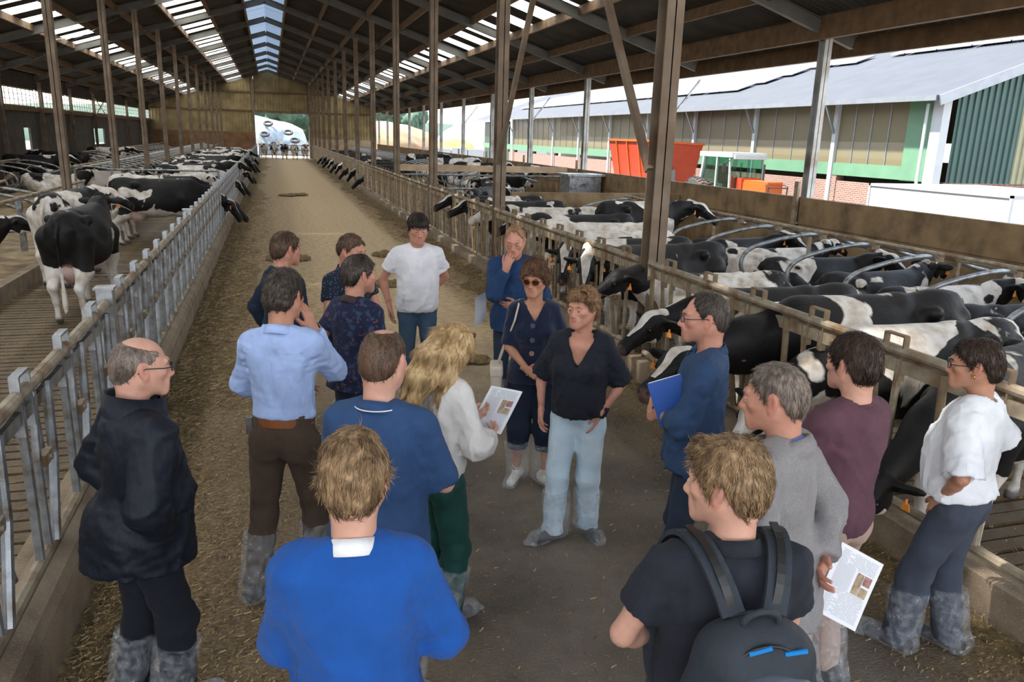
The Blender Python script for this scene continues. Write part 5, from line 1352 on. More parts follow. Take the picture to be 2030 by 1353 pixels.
NB('roof_underlay', M_DARK, lambda m: m.add([rp(-.6, 0, -.12), rp(14, 0, -.12), rp(14, Lb, -.12), rp(-.6, Lb, -.12)], [(0, 1, 2, 3)]))
def gable(m):
    V, Fq = [], []; x = 0.3; pts = []
    while x < 14:
        for u, d in ((0, 0), (.4, 0), (.5, 1), (.9, 1)): pts.append((x + u * .25, d * .045))
        x += .25
    for xx, d in pts: V += [(xx, -.02 - d, 1.92), (xx, -.02 - d, 4.35 + sl * (xx + .75))]
    m.add(V, [(2 * i, 2 * i + 2, 2 * i + 3, 2 * i + 1) for i in range(len(pts) - 1)])
gb = MB(); gable(gb); fcut = [f for f in gb.f]
for nm, mt, lo, hi in (('gable_sheet', M_GRND, 0, 2.9), ('gable_skylight', M_YEL, 2.9, 4.1), ('gable_sheet', M_GRND, 4.1, 14)):
    sel = [f for f in fcut if lo <= gb.v[f[0]][0] < hi]; ids = sorted({i for f in sel for i in f}); mp_ = {i: k for k, i in enumerate(ids)}
    m = MB(); m.add([gb.v[i] for i in ids], [tuple(mp_[i] for i in f) for f in sel]); m.build(nm, mt, nb)
for (xa, xb, ya, yb) in ((1.6, 2.55, 14.4, 56), (2.65, 3.6, 13.8, 56), (3.7, 4.65, 13.2, 56), (4.75, 5.7, 10.2, 56), (5.4, 6.35, -.2, 9.0), (6.45, 7.4, -.2, 9.6)):
    y = ya
    while y < min(yb, ya + 34):
        y2 = min(y + 1.65, yb); V = [rp(xa, y, .10), rp(xb, y, .10), rp(xb, y2 - .03, .10), rp(xa, y2 - .03, .10)]; V += [(p[0], p[1], p[2] + .04) for p in V]
        MB().add(V, [(0, 3, 2, 1), (4, 5, 6, 7), (0, 1, 5, 4), (1, 2, 6, 5), (2, 3, 7, 6), (3, 0, 4, 7)]).build('solar_panel', M_SOLAR, nb); y += 1.68
# interior of the neighbouring barn seen through the curtains
NB('inner_wall', M_YEL, lambda m: m.box(8, 8.1, 0.3, Lb, 0, 2.4).box(8, 8.1, .3, Lb, 3.2, 6))

# white box trailer body in the yard
tb = empty('white_container', (15.35, 13.25, -.3)); tag(tb, 'plain white box container parked in front of the neighbouring barn', 'container')
MB().box(0, 3.6, 0, 4.3, .25, 1.98).build('box', simple('white_box', (.42, .44, .47), .4, 0, .03), tb)
MB().box(-.03, 3.63, -.03, 4.33, 1.94, 2.0).box(-.03, .03, -.03, .03, .2, 2.0).box(-.03, .03, 4.27, 4.33, .2, 2.0).build('edge_trim', M_WHITE, tb)
MB().box(.1, 3.5, .1, 4.2, 0, .25).build('underframe', BLK, tb)

# tractor and orange mixer wagon
M_RED = simple('orange_red_paint', (.30, .032, .010), .45, 0, .12, 3); M_ORG = simple('orange_paint', (.38, .07, .01), .4, 0, .1, 3)
M_CABW = simple('cab_white', (.34, .36, .36), .4, 0, .05); M_GLASS = None
def glass():
    t = NT('cab_glass'); a = t.n('BsdfTransparent'); a.inputs[0].default_value = (.62, .80, .74, 1); gq = t.n('BsdfGlossy'); gq.inputs['Roughness'].default_value = .03; m = t.n('MixShader'); m.inputs[0].default_value = .15
    t.l(a.outputs[0], m.inputs[1]); t.l(gq.outputs[0], m.inputs[2]); t.l(m.outputs[0], t.out.inputs[0]); return t.m
M_GLASS = glass(); M_TYRE = simple('tyre_rubber', (.03, .03, .03), .8, 0, .3)
tr = empty('tractor', (17.6, 28.0, -.3)); tag(tr, 'orange tractor with a white cab parked behind the low wall', 'tractor')
def TP(name, mat, fn, smooth=False):
    m = MB(); fn(m); return m.build(name, mat, tr, smooth)
TP('cab_roof', M_CABW, lambda m: m.box(-.78, .78, -1.25, 1.15, 2.42, 2.60).box(-.70, .70, -1.35, -1.2, 2.36, 2.52))
def cabf(m):
    for x in (-.72, .72):
        m.bar((x, 1.05, 1.1), (x, .80, 2.45), .10, .16, up=(1, 0, 0)); m.bar((x, -.15, 1.0), (x, -.15, 2.45), .07, .09, up=(1, 0, 0)); m.bar((x, -1.15, 1.1), (x, -1.05, 2.45), .06, .07, up=(1, 0, 0)); m.bar((x, 1.05, 1.1), (x, -1.15, 1.1), .06, .08, up=(1, 0, 0))
    for y in (1.05, -1.12): m.bar((-.72, y, 1.1), (.72, y, 1.1), .07, .08)
TP('cab_frame', M_CABW, cabf)
TP('cab_glass', M_GLASS, lambda m: m.box(-.73, -.715, -1.1, .95, 1.15, 2.4).box(.715, .73, -1.1, .95, 1.15, 2.4).box(-.7, .7, -1.13, -1.115, 1.15, 2.4).box(-.7, .7, .98, .995, 1.15, 2.4))
TP('seat', simple('seat_green', (.05, .12, .11), .7), lambda m: m.box(-.25, .25, .1, .6, 1.1, 1.35).box(-.25, .25, .5, .65, 1.3, 1.95))
TP('steering_wheel', BLK, lambda m: m.tube([(.22 * math.cos(a), -.42 + .10 * math.sin(a), 1.72 + .20 * math.sin(a)) for a in np.linspace(0, 2 * PI, 17)], .016, 6).tube([(0, -.42, 1.72), (0, -.75, 1.2)], .03, 6))
TP('hood', M_ORG, lambda m: m.box(-.36, .36, -3.0, -1.2, .95, 1.52).box(-.33, .33, -3.05, -1.2, 1.52, 1.60), False)
TP('cowl', M_RED, lambda m: m.box(-.42, .42, -1.5, -1.12, .9, 1.66))
TP('grille_guard', BLK, lambda m: [m.tube([(s * .4, -3.15, .4), (s * .4, -3.25, 1.45), (s * .4, -3.0, 1.5)], .025, 6) for s in (-1, 1)] + [m.tube([(-.4, -3.22, z), (.4, -3.22, z)], .02, 6) for z in (.8, 1.1, 1.4)])
TP('exhaust', BLK, lambda m: m.tube([(.25, -1.9, 1.55), (.25, -1.9, 2.2)], .04, 8))
for s in (-1, 1): TP('rear_fender', M_RED, lambda m: m.add([(s * .75, .1, 1.0), (s * 1.15, .1, 1.0), (s * 1.15, .45, 1.42), (s * .75, .45, 1.42), (s * .75, 1.35, 1.42), (s * 1.15, 1.35, 1.42), (s * .75, 1.7, 1.1), (s * 1.15, 1.7, 1.1), (s * .75, .6, .9), (s * .75, 1.4, .9)], [(0, 1, 2, 3), (3, 2, 5, 4), (4, 5, 7, 6), (0, 3, 4, 6, 9, 8)]))
TP('mirror', BLK, lambda m: m.bar((-.75, -1.1, 2.3), (-1.05, -1.2, 2.2), .03, .03).box(-1.12, -1.0, -1.24, -1.2, 1.85, 2.2))
TP('chassis', BLK, lambda m: m.box(-.3, .3, -3.0, 1.2, .5, 1.0))
def wheel(name, x, y, z, r, w):
    m = MB(); n = 28; prof = [(r * .55, -w / 2), (r * .93, -w / 2), (r, -w * .35), (r, w * .35), (r * .93, w / 2), (r * .55, w / 2)]
    for i in range(n):
        a = 2 * PI * i / n
        for rr, xx in prof: m.v.append((x + xx, y + rr * math.cos(a), z + rr * math.sin(a)))
    for i in range(n):
        for j in range(5): m.f.append((i * 6 + j, i * 6 + j + 1, ((i + 1) % n) * 6 + j + 1, ((i + 1) % n) * 6 + j)); m.m.append(0)
    m.n = len(m.v)
    for i in range(n // 2 * 2):
        a = 2 * PI * i / n
        for s in (-1, 1): m.bar((x, y + r * math.cos(a), z + r * math.sin(a)), (x + s * w * .48, y + r * math.cos(a + .16), z + r * math.sin(a + .16)), .05, .05, up=(0, math.cos(a), math.sin(a)))
    t_ = m.build(name, M_TYRE, tr); MB().tube([(x - w * .2, y, z), (x + w * .2, y, z)], r * .56, 20).build('rim', M_CABW, t_); return t_
for s in (-1, 1): wheel('rear_wheel', s * .95, .9, .78, .78, .42); wheel('front_wheel', s * .78, -2.55, .48, .48, .30)
mx_ = empty('mixer_wagon', (17.6, 32.6, -.3)); tag(mx_, 'large orange-red feed mixer wagon standing behind the tractor', 'wagon')
def hop(m):
    V = [(-1.0, 0.3, .8), (1.0, .3, .8), (1.0, 4.2, .8), (-1.0, 4.2, .8), (-1.35, 0, 2.95), (1.35, 0, 2.85), (1.35, 4.6, 2.85), (-1.35, 4.6, 2.95)]
    m.add(V, [(0, 3, 2, 1), (0, 1, 5, 4), (1, 2, 6, 5), (2, 3, 7, 6), (3, 0, 4, 7)])
    V2 = [(p[0] * .97, .03 + p[1] * .98, p[2]) for p in V]; m.add(V2, [(0, 1, 2, 3), (4, 5, 1, 0), (5, 6, 2, 1), (6, 7, 3, 2), (7, 4, 0, 3)])
m = MB(); hop(m); m.build('hopper', M_RED, mx_)
m = MB()
for a, b_ in (((-1.37, -.02, 2.95), (1.37, -.02, 2.85)), ((-1.37, 4.62, 2.95), (1.37, 4.62, 2.85)), ((-1.37, -.02, 2.95), (-1.37, 4.62, 2.95)), ((1.37, -.02, 2.85), (1.37, 4.62, 2.85))): m.bar(a, b_, .07, .09)
for y in (1.2, 2.4, 3.6): m.bar((-1.02, y, .85), (-1.38, y, 2.9), .06, .08, up=(0, 1, 0))
m.build('rim_beam', M_ORG, mx_)
m = MB().bar((-.9, -.5, .5), (-.9, 4, .5), .12, .15).bar((.9, -.5, .5), (.9, 4, .5), .12, .15).bar((0, -1.6, .5), (0, -.4, .5), .14, .16).bar((-.9, -.45, .5), (.9, -.45, .5), .12, .15); m.build('frame', M_RED, mx_)
MB().tube(smooth_pts([(-.9, -.15, 1.9), (-.7, -.35, 2.2), (-.45, -.4, 2.15), (-.35, -.35, 1.6), (-.35, -.3, 1.2)]), .06, 8).build('hose', BLK, mx_, smooth=True)
MB().box(-.5, -.2, -.42, -.1, 1.2, 1.7).build('gearbox', simple('gear_grey', (.14, .16, .18), .5, .3), mx_)
for s in (-1, 1):
    m = MB(); m.tube([(s * 1.05 - .15, 3.0, .45), (s * 1.05 + .15, 3.0, .45)], .45, 24); m.build('wheel', M_TYRE, mx_)
# far things: silage clamps, white sacks wall, trees
def mound(name, c, r, mat, seed, label, cat='mound', amp=.12, lie=True):
    w = wob(seed, 1.6 / min(r) * 2); w2 = wob(seed + 1, 9 / min(r)); n1, n2 = 40, 16; V, Fq = [], []
    for j in range(n2 + 1):
        th = PI / 2 * j / n2
        for i in range(n1):
            ph = 2 * PI * i / n1; p = np.array([math.cos(ph) * math.cos(th) * r[0], math.sin(ph) * math.cos(th) * r[1], math.sin(th) ** .8 * r[2]]); q = 1 + amp * float(w(*p)) + amp * .35 * float(w2(*p)); V.append(tuple(p * q))
    for j in range(n2):
        for i in range(n1): Fq.append((j * n1 + i, j * n1 + (i + 1) % n1, (j + 1) * n1 + (i + 1) % n1, (j + 1) * n1 + i))
    o = MB().add(V, Fq).build(name, mat, None, True, loc=c); tag(o, label, cat); return o
M_TARP = simple('silage_tarp', (.20, .25, .31), .35, 0, .5, 1.2, .8, 3, dirt=(.35, .30, .2)); M_EARTH = simple('silage_face', (.22, .14, .08), .95, 0, .25, .5, .7, 4); M_GREYTARP = simple('grey_tarp', (.17, .165, .16), .5, 0, .4, .6, .6, 2)
mound('silage_clamp', (-2.9, 98, -.4), (7.0, 6, 4.6), M_TARP, 3, 'tarp-covered silage clamp with tyres seen through the far door')
for i, (x, y, z) in enumerate([(1.9, 92.95, 2.45), (-.6, 92.4, 2.2), (.3, 92.2, 1.1), (1.6, 92.3, .8), (-.2, 93.4, 3.35), (2.6, 93.0, 1.6)]):
    m = MB(); m.tube([(.42 * math.cos(a), .42 * math.sin(a), 0) for a in np.linspace(0, 2 * PI, 21)], .13, 8, cap=False)
    o = m.build('tyre', M_TYRE, None, True, loc=(x, y - .2, z), rot=(.5, 0, 0)); tag(o, 'old tyre on the tarp beyond the far door, %s' % ['the big one in the middle', 'by the left edge', 'low left', 'lowest', 'top left', 'at the right'][i], 'tyre', 'tyres on the silage tarp')
mound('silage_clamp', (13.5, 108, -.4), (8.5, 8, 4.6), M_EARTH, 8, 'tan open silage heap far out on the right beyond the low wall', amp=.08)
mound('silage_clamp', (31, 112, -.4), (9.5, 7, 5.0), M_GREYTARP, 12, 'grey tarp-covered heap far right beside the neighbouring barn', amp=.1)
mound('straw_heap', (22.5, 100, -.4), (3.4, 3, 2.6), simple('straw_orange', (.28, .15, .05), .95, 0, .3, .8, .6, 6), 14, 'low orange-brown heap between the two far silage clamps', 'heap')
m = MB()
for k in range(7): m.box(k * 1.9, k * 1.9 + 1.8, 0, 1, 0, 1.6 + .1 * (k % 2))
o = m.build('white_barrier', M_WHITE, loc=(17.5, 88, -.4)); tag(o, 'row of white concrete barrier blocks across the far yard', 'barrier')
M_LEAF = simple('foliage', (.030, .065, .040), .9, 0, .5, .9, 1.0, 3); M_BARK = simple('bark', (.09, .06, .04), .9)
def tree(x, y, h, r, seed, label):
    o = empty('tree', (x, y, -.4)); MB().tube([(0, 0, 0), (0, 0, h * .6)], [.35, .2], 8).build('trunk', M_BARK, o)
    f = F((-r * 1.5, -r * 1.5, h * .15), (r * 1.5, r * 1.5, h * 1.15), r / 13); rg = np.random.RandomState(seed)
    for k in range(12): 
        a = rg.uniform(0, 6.28); q = rg.uniform(0, .7); f.ell((q * r * math.cos(a), q * r * math.sin(a), h * rg.uniform(.38, .9)), tuple(np.array((.45, .45, .4)) * r * rg.uniform(.8, 1.2)), .1)
    w = wob(seed, 6 / r * 2); w2 = wob(seed + 1, 20 / r); f.fn(lambda D, X, Y, Z: D + r * .06 * w(X, Y, Z) + r * .05 * w2(X, Y, Z))
    V, Q = f.mesh(); link_mesh('crown', np_mesh('crown', V, Q, M_LEAF, smooth=False), o); tag(o, label, 'tree', 'trees on the horizon'); return o
for i in range(12): tree(-9 + i * 3.3, 150 + (i % 3) * 7, 7.5 + (i * 37 % 5) * .6, 3.6, 60 + i, 'distant green tree in the belt seen through the far door and right openings, number %d from the left' % (i + 1) if 0 else 'distant green tree in the far belt beyond the silage clamps')
mound('hillside', (-10, 190, -4), (90, 30, 11), simple('far_green', (.035, .065, .05), .95, 0, .3, .1), 33, 'low wooded rise on the horizon', 'hill', amp=.06)['kind'] = 'structure'
# ------------------------------------------------------------------ held and worn things
M_PAPER = simple('paper', (.84, .85, .90), .8, 0, .02); M_INK = simple('print_grey', (.42, .43, .47), .9, 0, .1); M_PIC = simple('print_photo', (.36, .26, .17), .8, 0, .5, 40); M_PIC2 = simple('print_photo_red', (.40, .20, .17), .8, 0, .5, 50)
def sheet(loc, rot, label, w=.21, h=.297, mirror=False):
    o = empty('paper_sheet', loc); o.rotation_euler = rot; n = 8
    def zc(x, y): return .006 * math.sin(x * 9 + 1) + .010 * (y / h) ** 2
    V = [(w * (i / n - .5), h * (j / n - .5), zc(w * (i / n - .5), h * (j / n - .5)) + q) for q in (0, .0012) for j in range(n + 1) for i in range(n + 1)]
    N = (n + 1) ** 2; Fq = [(j * (n + 1) + i, j * (n + 1) + i + 1, (j + 1) * (n + 1) + i + 1, (j + 1) * (n + 1) + i) for j in range(n) for i in range(n)]
    MB().add(V, Fq + [tuple(q + N for q in f) for f in Fq]).build('paper', M_PAPER, o, True)
    m = MB(); y = .13
    while y > -.135:
        if not (-.02 < y < .075): 
            x = -.085
            while x < .08: L = NR.uniform(.02, .06); m.add([(x, y, zc(x, y) + .003), (min(x + L, .088), y, zc(x, y) + .003), (min(x + L, .088), y + .0022, zc(x, y) + .003), (x, y + .0022, zc(x, y) + .003)], [(0, 1, 2, 3)]); x += L + .003
        else: m.add([(-.085, y, zc(-.05, y) + .003), (.0, y, zc(0, y) + .003), (.0, y + .0022, zc(0, y) + .003), (-.085, y + .0022, zc(-.05, y) + .003)], [(0, 1, 2, 3)])
        y -= .0065
    m.build('printed_text', M_INK, o)
    for (x0, x1, y0, y1, mt) in ((.015, .045, -.02, .07, M_PIC), (.05, .085, .03, .07, M_PIC2), (.05, .085, -.02, .02, M_PIC)):
        MB().add([(x0, y0, zc(x0, y0) + .004), (x1, y0, zc(x1, y0) + .004), (x1, y1, zc(x1, y1) + .004), (x0, y1, zc(x0, y1) + .004)], [(0, 1, 2, 3)]).build('printed_picture', mt, o)
    tag(o, label, 'paper'); return o
def frame_at(pid, p):
    o, Mt, Mh, arms, S = PEO[pid]; return w_pos(o, Mt, p), o.rotation_euler.z
p, rz = frame_at('blonde', (.0, .47, 1.22)); sheet(p, (math.radians(38), 0, rz + .2), 'printed sheet with text and small pictures held by the blond reader')
p, rz = frame_at('blazer', (.22, -.26, .86)); sheet(p, (math.radians(70), .5, rz + .25 - 1.1), 'bluish printed sheet sticking out behind the grey blazer')
p, rz = frame_at('chin', (.30, .02, 1.0)); sheet(p, (math.radians(85), .15, rz + 1.2), 'white sheet held low by the man with his hand on his chin')
# folder
p, rz = frame_at('folder', (-.115, .155, 1.235)); o = empty('folder', p); o.rotation_euler = (math.radians(82), math.radians(-20), rz - math.radians(82)); o.scale = (.78,) * 3
M_FOLD = simple('folder_blue', (.02, .10, .42), .35, 0, .05)
MB().box(-.12, .12, -.16, .16, -.003, 0).build('back_cover', M_FOLD, o); MB().box(-.118, .118, -.158, .158, .006, .009).build('front_cover', M_FOLD, o); MB().box(-.11, .112, -.15, .163, .001, .005).build('papers', M_PAPER, o)
tag(o, 'blue document folder tucked under the folded arms of the man in glasses', 'folder')
# handbag on a long strap
o_, Mt, Mh, arms, S = PEO['sung']; rz = o_.rotation_euler.z
bp = w_pos(o_, Mt, (.285, .02, .90)); hb = empty('handbag', bp, rz); M_BAG = simple('cream_leather', (.62, .54, .44), .45, 0, .06)
def rbox(sx, sy, sz, r, h=.008, extra=None):
    f = F((-sx - .03, -sy - .03, -sz - .03), (sx + .03, sy + .03, sz + .03), h)
    def fn(D, X, Y, Z):
        qx, qy, qz = np.abs(X) - sx + r, np.abs(Y) - sy + r, np.abs(Z) - sz + r
        return np.sqrt(np.maximum(qx, 0) ** 2 + np.maximum(qy, 0) ** 2 + np.maximum(qz, 0) ** 2) + np.minimum(np.maximum(np.maximum(qx, qy), qz), 0) - r
    f.fn(fn)
    return f
f = rbox(.045, .10, .085, .025); V, Q = f.mesh(); link_mesh('bag_body', np_mesh('bag_body', V, Q, M_BAG), hb)
f = rbox(.050, .104, .045, .02); V, Q = f.mesh(); link_mesh('flap', np_mesh('flap', V + np.array([0, 0, .045], np.float32), Q, M_BAG), hb)
MB().box(.049, .056, -.012, .012, -.01, .015).build('clasp', simple('brass', (.6, .42, .18), .3, 1, .05), hb)
sv = []
for q in np.linspace(0, 1, 9):
    a = Vector((.27, .03, 1.0)).lerp(Vector((.155, .10, 1.36)), q); sv.append(a)
sv += [Vector((.13, .06, 1.46)), Vector((.12, -.02, 1.495)), Vector((.13, -.09, 1.46))] + [Vector((.15, -.13, 1.36)).lerp(Vector((.27, -.03, 1.0)), q) for q in np.linspace(0, 1, 7)]
inv = Matrix.Rotation(-rz, 4, 'Z') @ Matrix.Translation(-bp)
MB().tube([inv @ w_pos(o_, Mt, v) for v in sv], .007, 6).build('strap', M_BAG, hb, True)
tag(hb, 'cream shoulder bag hanging beside the woman in sunglasses', 'bag')
# flower-like buttons on the cardigan
for z, c in ((1.33, (.10, .08, .12)), (1.22, (.11, .09, .13)), (1.11, (.42, .22, .17))):
    y = {1.33: .150, 1.22: .158, 1.11: .140}[z]; m = MB()
    for k in range(5): a = 2 * PI * k / 5; m.tube([(0 + .011 * math.cos(a), -.002, .011 * math.sin(a)), (.011 * math.cos(a), .006, .011 * math.sin(a))], .009, 8)
    q = m.build('button', simple('button_%d' % int(z * 100), c, .4), o_); q.location = Mt @ Vector((.02, y, z))
# watches
def watch(pid, side, band):
    o, Mt, Mh, arms, S = PEO[pid]
    for sd, sh, e, w, dd, nn, cu, th in arms:
        if sd != side: continue
        u = (w - e) / np.linalg.norm(w - e); c = w - u * .035; nb_ = -nn / np.linalg.norm(nn); nb_ = nb_ - u * (nb_ @ u); nb_ /= np.linalg.norm(nb_); t_ = np.cross(u, nb_)
        m = MB(); n = 20; V = []
        for k in range(n):
            a = 2 * PI * k / n; d_ = nb_ * math.sin(a) * .027 + t_ * math.cos(a) * .031
            for q in (-.011, .011): V.append(tuple(Mt @ Vector(c + d_ + u * q)))
        m.add(V, [(2 * k, 2 * k + 1, (2 * k + 3) % (2 * n), (2 * k + 2) % (2 * n)) for k in range(n)])
        wt = m.build('watch', band, o)
        a_, b_ = Mt @ Vector(c + nb_ * .024), Mt @ Vector(c + nb_ * .035); MB().tube([a_, b_], .019, 14).build('watch_face', M_FRAME, wt)
watch('sung', -1, M_GALV); watch('jeans', -1, BLK); watch('folder', -1, BLK)
# backpack
o_, Mt, Mh, arms, S = PEO['backpack']; rz = o_.rotation_euler.z; W0 = w_pos(o_, Mt, (0, -.225, 1.11)); bk = empty('backpack', W0, rz)
M_BP = fabric('backpack_charcoal', (.030, .037, .048), rough=.6); M_BPF = simple('backpack_pocket', (.085, .10, .135), .42, 0, .15, 8, .4, 12); M_BLUE = simple('zip_blue', (.01, .22, .62), .4, 0, .05)
Rl = Matrix.Rotation(-math.radians(3), 4, 'X')
def bp_add(name, V, Q, mat, smooth=True):
    V = np.asarray(V) @ np.array(Rl)[:3, :3].T; return link_mesh(name, np_mesh(name, V, Q, mat, smooth), bk)
f = F((-.24, -.20, -.30), (.24, .14, .34), .009)
f.ell((0, 0, -.02), (.175, .105, .27), 0); f.cone((-.09, .0, -.19), (.09, .0, -.19), .10, .10, .06); f.cone((-.07, 0, .13), (.07, 0, .13), .10, .10, .05); f.cone((-.10, .01, -.03), (.10, .01, -.03), .10, .10, .08)
f.cut((0, .085, 0), (0, 1, 0)); f.cut((0, 0, -.285), (0, 0, -1)); w = wob(91, 20); f.fn(lambda D, X, Y, Z: D + .004 * w(X, Y, Z)); V, Q = f.mesh(); bp_add('main_body', V, Q, M_BP)
f = F((-.19, -.24, -.29), (.19, .0, .16), .008)
f.ell((0, -.09, -.06), (.148, .080, .20), 0); f.cone((-.075, -.095, -.20), (.075, -.095, -.20), .06, .06, .05); f.cone((-.08, -.09, .06), (.08, -.09, .06), .06, .06, .05)
f.cut((0, 0, -.275), (0, 0, -1)); w = wob(93, 40); f.fn(lambda D, X, Y, Z: D + .0045 * w(X * 1.6, Y, Z * .5)); V, Q = f.mesh(); bp_add('front_pocket', V, Q, M_BPF)
def arch(rx, rz_, y, zc, r, mat, name, a0=-.15, a1=PI + .15, by=0):
    pts = [Rl @ Vector((rx * math.cos(a), y - by * math.sin(a), zc + rz_ * math.sin(a))) for a in np.linspace(a0, a1, 22)]; return MB().tube(pts, r, 6).build(name, mat, bk, True)
arch(.150, .235, -.062, -.02, .0045, BLK, 'zipper', by=.022); arch(.168, .250, -.020, -.01, .006, M_BP, 'piping', by=.01); arch(.125, .175, -.135, -.10, .0045, BLK, 'zipper', by=.012)
arch(.185, .262, .025, -.01, .005, M_BP, 'piping')
arch(.050, .045, -.02, .245, .010, M_BP, 'handle', 0, PI, .02)
for x, z, y, s_ in ((-.055, .195, -.085, .5), (.045, .190, -.085, .25)): MB().bar(Rl @ Vector((x, y, z)), Rl @ Vector((x + .06, y - .004, z + .012 * s_ * 3)), .012, .006, up=(0, 1, 0)).build('zip_pull', M_BLUE, bk)
for x in (-.142, .155): MB().bar(Rl @ Vector((x, -.11, -.10)), Rl @ Vector((x, -.12, -.155)), .010, .006, up=(0, 1, 0)).build('zip_pull', M_BLUE, bk)
inv = Matrix.Rotation(-rz, 4, 'Z') @ Matrix.Translation(-W0)
def ribbon(name, pts, wid, th, mat, wd=None):
    P = [inv @ w_pos(o_, Mt, p) for p in pts]; m = MB()
    P = smooth_pts(P)
    V = []; n = len(P)
    for i, p in enumerate(P):
        t_ = (P[min(i + 1, n - 1)] - P[max(i - 1, 0)]).normalized(); x = Vector((1, 0, 0)); x = (x - t_ * x.dot(t_)).normalized(); z = x.cross(t_).normalized()
        for sx, sz in ((-1, -1), (1, -1), (1, 1), (-1, 1)): V.append(p + x * sx * wid / 2 + z * sz * th / 2)
    Fq = [(4 * i + k, 4 * i + (k + 1) % 4, 4 * i + 4 + (k + 1) % 4, 4 * i + 4 + k) for i in range(n - 1) for k in range(4)] + [(0, 1, 2, 3), tuple(4 * (n - 1) + k for k in (3, 2, 1, 0))]
    m.add(V, Fq); return m.build(name, mat, bk, False)
for s in (-1, 1):
    sp_ = ribbon('shoulder_strap', [(s * .06, -.20, 1.36), (s * .085, -.165, 1.44), (s * .115, -.09, 1.515), (s * .135, .00, 1.525), (s * .145, .09, 1.47), (s * .15, .15, 1.36), (s * .16, .16, 1.20), (s * .20, .05, 1.02), (s * .16, -.15, .96)], .068, .016, M_BP)
    r_ = ribbon('strap_webbing', [(s * .055, -.205, 1.345), (s * .085, -.178, 1.45), (s * .116, -.095, 1.532), (s * .135, .00, 1.540)], .024, .006, BLK)
tag(bk, 'charcoal backpack with a grey front pocket and blue zip pulls', 'backpack')
# stripe on the blue polo collar, belt clip phone
o_, Mt, Mh, arms, S = PEO['bluepolo']
MB().tube([Mt @ Vector((.0915 * math.cos(a), -.030 + .0955 * math.sin(a), 1.497)) for a in np.linspace(PI * .95, PI * 2.05, 20)], .0026, 6).build('collar_stripe', M_PAPER, o_, True)
o_, Mt, Mh, arms, S = PEO['lblue']; q = MB().box(-.018, .018, -.008, .008, -.06, .04).build('belt_phone', M_GALV, o_); q.location = Mt @ Vector((-.185, -.02, .97))
o_, Mt, Mh, arms, S = PEO['blouse']; q = MB().tube([(.010 * math.cos(a), 0, .010 * math.sin(a)) for a in np.linspace(0, 2 * PI, 13)], .003, 6).build('earring', simple('gold', (.7, .45, .12), .25, 1, .05), o_, True); q.location = Mt @ Mh @ Vector((-.083, -.004, -.042))

# ------------------------------------------------------------------ feed on the alley floor
def heap(name, x0, x1, y0, y1, hmax, seed, label, side, step=.07):
    xs = np.arange(x0, x1 + 1e-6, step); ysx = np.arange(y0, y1, step * 1.6); X, Y = np.meshgrid(xs, ysx, indexing='ij')
    w = wob(seed, 2.6); w2 = wob(seed + 1, 9); w3 = wob(seed + 2, 34, 7)
    u = (X - x0) / (x1 - x0); u = 1 - u if side < 0 else u          # 1 at the kerb
    wid = .55 + .35 * w(X * .3, Y, 0 * X); prof = np.clip((u - (1 - wid)) / np.maximum(wid, .1), 0, 1) ** .8
    prof = prof * np.clip((Y - y0) / 2.2, 0, 1) ** .7
    Z = hmax * prof * (.75 + .35 * w2(X, Y, 0 * X)) + .018 * w3(X, Y, X * 0) * prof + .012 * prof * np.random.RandomState(seed).uniform(-1, 1, X.shape) - .012
    n, m_ = X.shape; V = np.stack([X, Y, Z], -1).reshape(-1, 3); i, j = np.meshgrid(np.arange(n - 1), np.arange(m_ - 1), indexing='ij'); a = (i * m_ + j).ravel()
    Q = np.stack([a, a + m_, a + m_ + 1, a + 1], 1); o = link_mesh(name, np_mesh(name, V, Q, M_PILE)); tag(o, label, 'feed', kind='stuff'); return o
heap('feed', -1.10, .10, 7.5, 76, .16, 5, 'strip of chopped feed along the left kerb', -1)
heap('feed', -1.10, -.35, -3, 11, .05, 6, 'thin trodden feed along the near left kerb', -1)
heap('feed', 2.75, 3.77, 6.5, 76, .13, 7, 'strip of chopped feed along the right kerb', 1)
heap('feed', 3.20, 3.77, -3, 10, .07, 8, 'loose feed along the near right kerb', 1)
for i, (x, y, r) in enumerate([(.15, 16.8, .62), (1.75, 13.6, .45), (2.3, 17.0, .4), (2.2, 8.6, .30), (.9, 34, .8)]):
    f = F((-r * 1.3, -r * 1.2, -.02), (r * 1.3, r * 1.2, .35), .03 if r < .7 else .05); [f.ell((r * .62 * math.cos(q * 2.4 + i) * (q % 3) / 2, r * .5 * math.sin(q * 2.4 + i) * (q % 3) / 2, -.02), (r * (.30 + .07 * (q % 4)), r * (.22 + .05 * (q % 3)), .10 + .03 * (q % 2)), .05) for q in range(9)]; w = wob(70 + i, 12); w2 = wob(80 + i, 45); f.fn(lambda D, X, Y, Z: D + .025 * w(X, Y, Z) + .022 * w2(X, Y, Z)); f.cut((0, 0, 0), (0, 0, -1))
    V, Q = f.mesh(); o = link_mesh('feed_clump', np_mesh('feed_clump', V, Q, M_PILE, smooth=False), loc=(x, y, 0)); tag(o, 'dark feed clump on the alley, %s' % ['left, ahead of the man in the navy suit', 'behind the man in the dotted shirt', 'further back right of the middle', 'right of the man in the white T-shirt', 'far back in the middle'][i], 'feed', 'feed clumps')
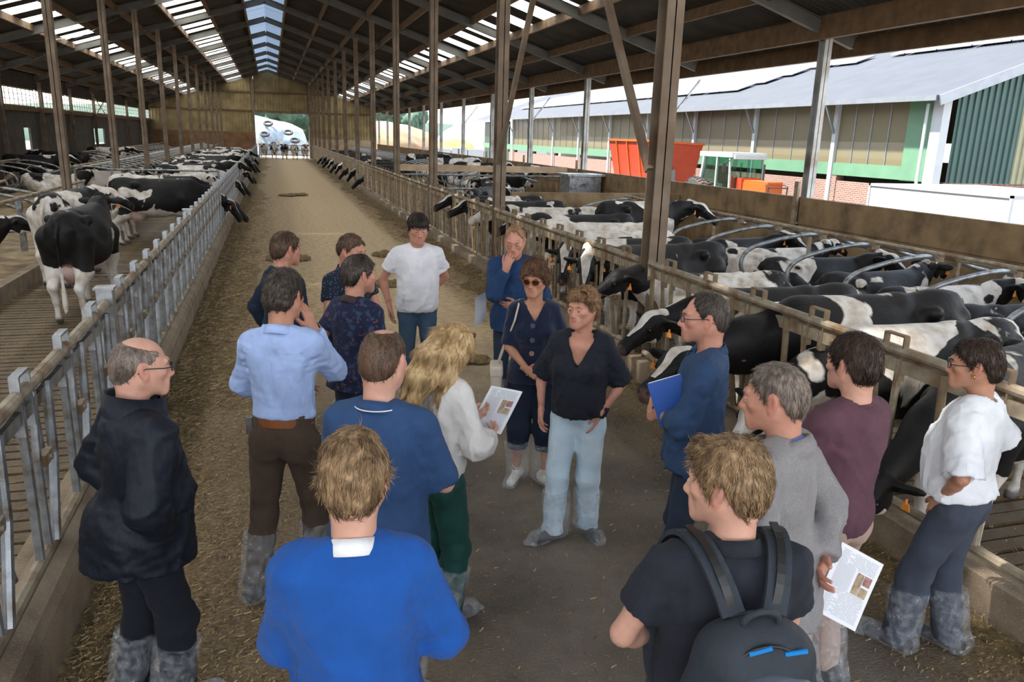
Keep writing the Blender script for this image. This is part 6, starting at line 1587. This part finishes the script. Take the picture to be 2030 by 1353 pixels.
def straw(name, n, fx, zf, label, cols, seed, Lr=(.008, .042)):
    rg = np.random.RandomState(seed); x, y = fx(rg, n); z = zf(x, y); a = rg.uniform(0, PI, n); L = rg.uniform(*Lr, n); w = rg.uniform(.0012, .0035, n); t_ = rg.normal(0, .12, n)
    dx, dy, dz = np.cos(a) * L / 2, np.sin(a) * L / 2, np.abs(t_) * L / 2; px, py = -np.sin(a) * w, np.cos(a) * w
    A = np.stack([x - dx - px, y - dy - py, z + .001 + 0 * dz], -1); B = np.stack([x - dx + px, y - dy + py, z + .004], -1); Cc = np.stack([x + dx + px, y + dy + py, z + .004 + dz], -1); D = np.stack([x + dx - px, y + dy - py, z + .001 + dz], -1)
    V = np.stack([A, B, Cc, D], 1).reshape(-1, 3); Q = np.arange(4 * n).reshape(-1, 4); o = link_mesh(name, np_mesh(name, V, Q, cols, smooth=False, midx=rg.randint(0, len(cols), n))); tag(o, label, 'straw', kind='stuff'); return o
S1 = simple('straw_pale', (.50, .37, .19), .8, 0, .3, 30); S2 = simple('straw_tan', (.32, .21, .09), .8, 0, .3, 30); S3 = simple('straw_dark', (.13, .085, .04), .9, 0, .3, 30)
def f_near(rg, n):
    y = 1.2 + 13 * rg.beta(1.1, 2.2, n); side = rg.rand(n); x = np.where(side < .62, -1.08 + 1.9 * rg.beta(1, 2.4, n), np.where(side < .85, 3.74 - 1.2 * rg.beta(1, 2.6, n), rg.uniform(-1, 3.7, n))); return x, y
straw('straw', 36000, f_near, lambda x, y: .006 + .05 * np.clip((x - 3.2) / .5, 0, 1) * (x > 3.2) + .03 * np.clip((-.75 - x) / .3, 0, 1), 'loose straw and chaff strewn over the alley floor', [S1, S2, S2, S3], 3)
def f_far(rg, n):
    y = 7.5 + 30 * rg.beta(1, 2, n); s = rg.rand(n) < .5; x = np.where(s, -1.05 + 1.1 * rg.beta(1, 1.7, n), 3.72 - .95 * rg.beta(1, 1.7, n)); return x, y
straw('straw', 22000, f_far, lambda x, y: .05 + .10 * np.clip(1 - np.minimum(x + 1.1, 3.77 - x) / .7, 0, 1), 'straw on the feed strips along both kerbs', [S1, S2, S3, S3], 4, (.03, .11))
def f_slat(rg, n): return np.where(rg.rand(n) < .5, rg.uniform(-3.9, -1.42, n), rg.uniform(4.02, 6.9, n)), 2 + 16 * rg.beta(1, 1.6, n)
straw('manure_straw', 12000, f_slat, lambda x, y: np.where(x < 0, -.005, -.145), 'bits of straw and muck on the slatted walkways', [S2, S3, S3], 5, (.02, .07))
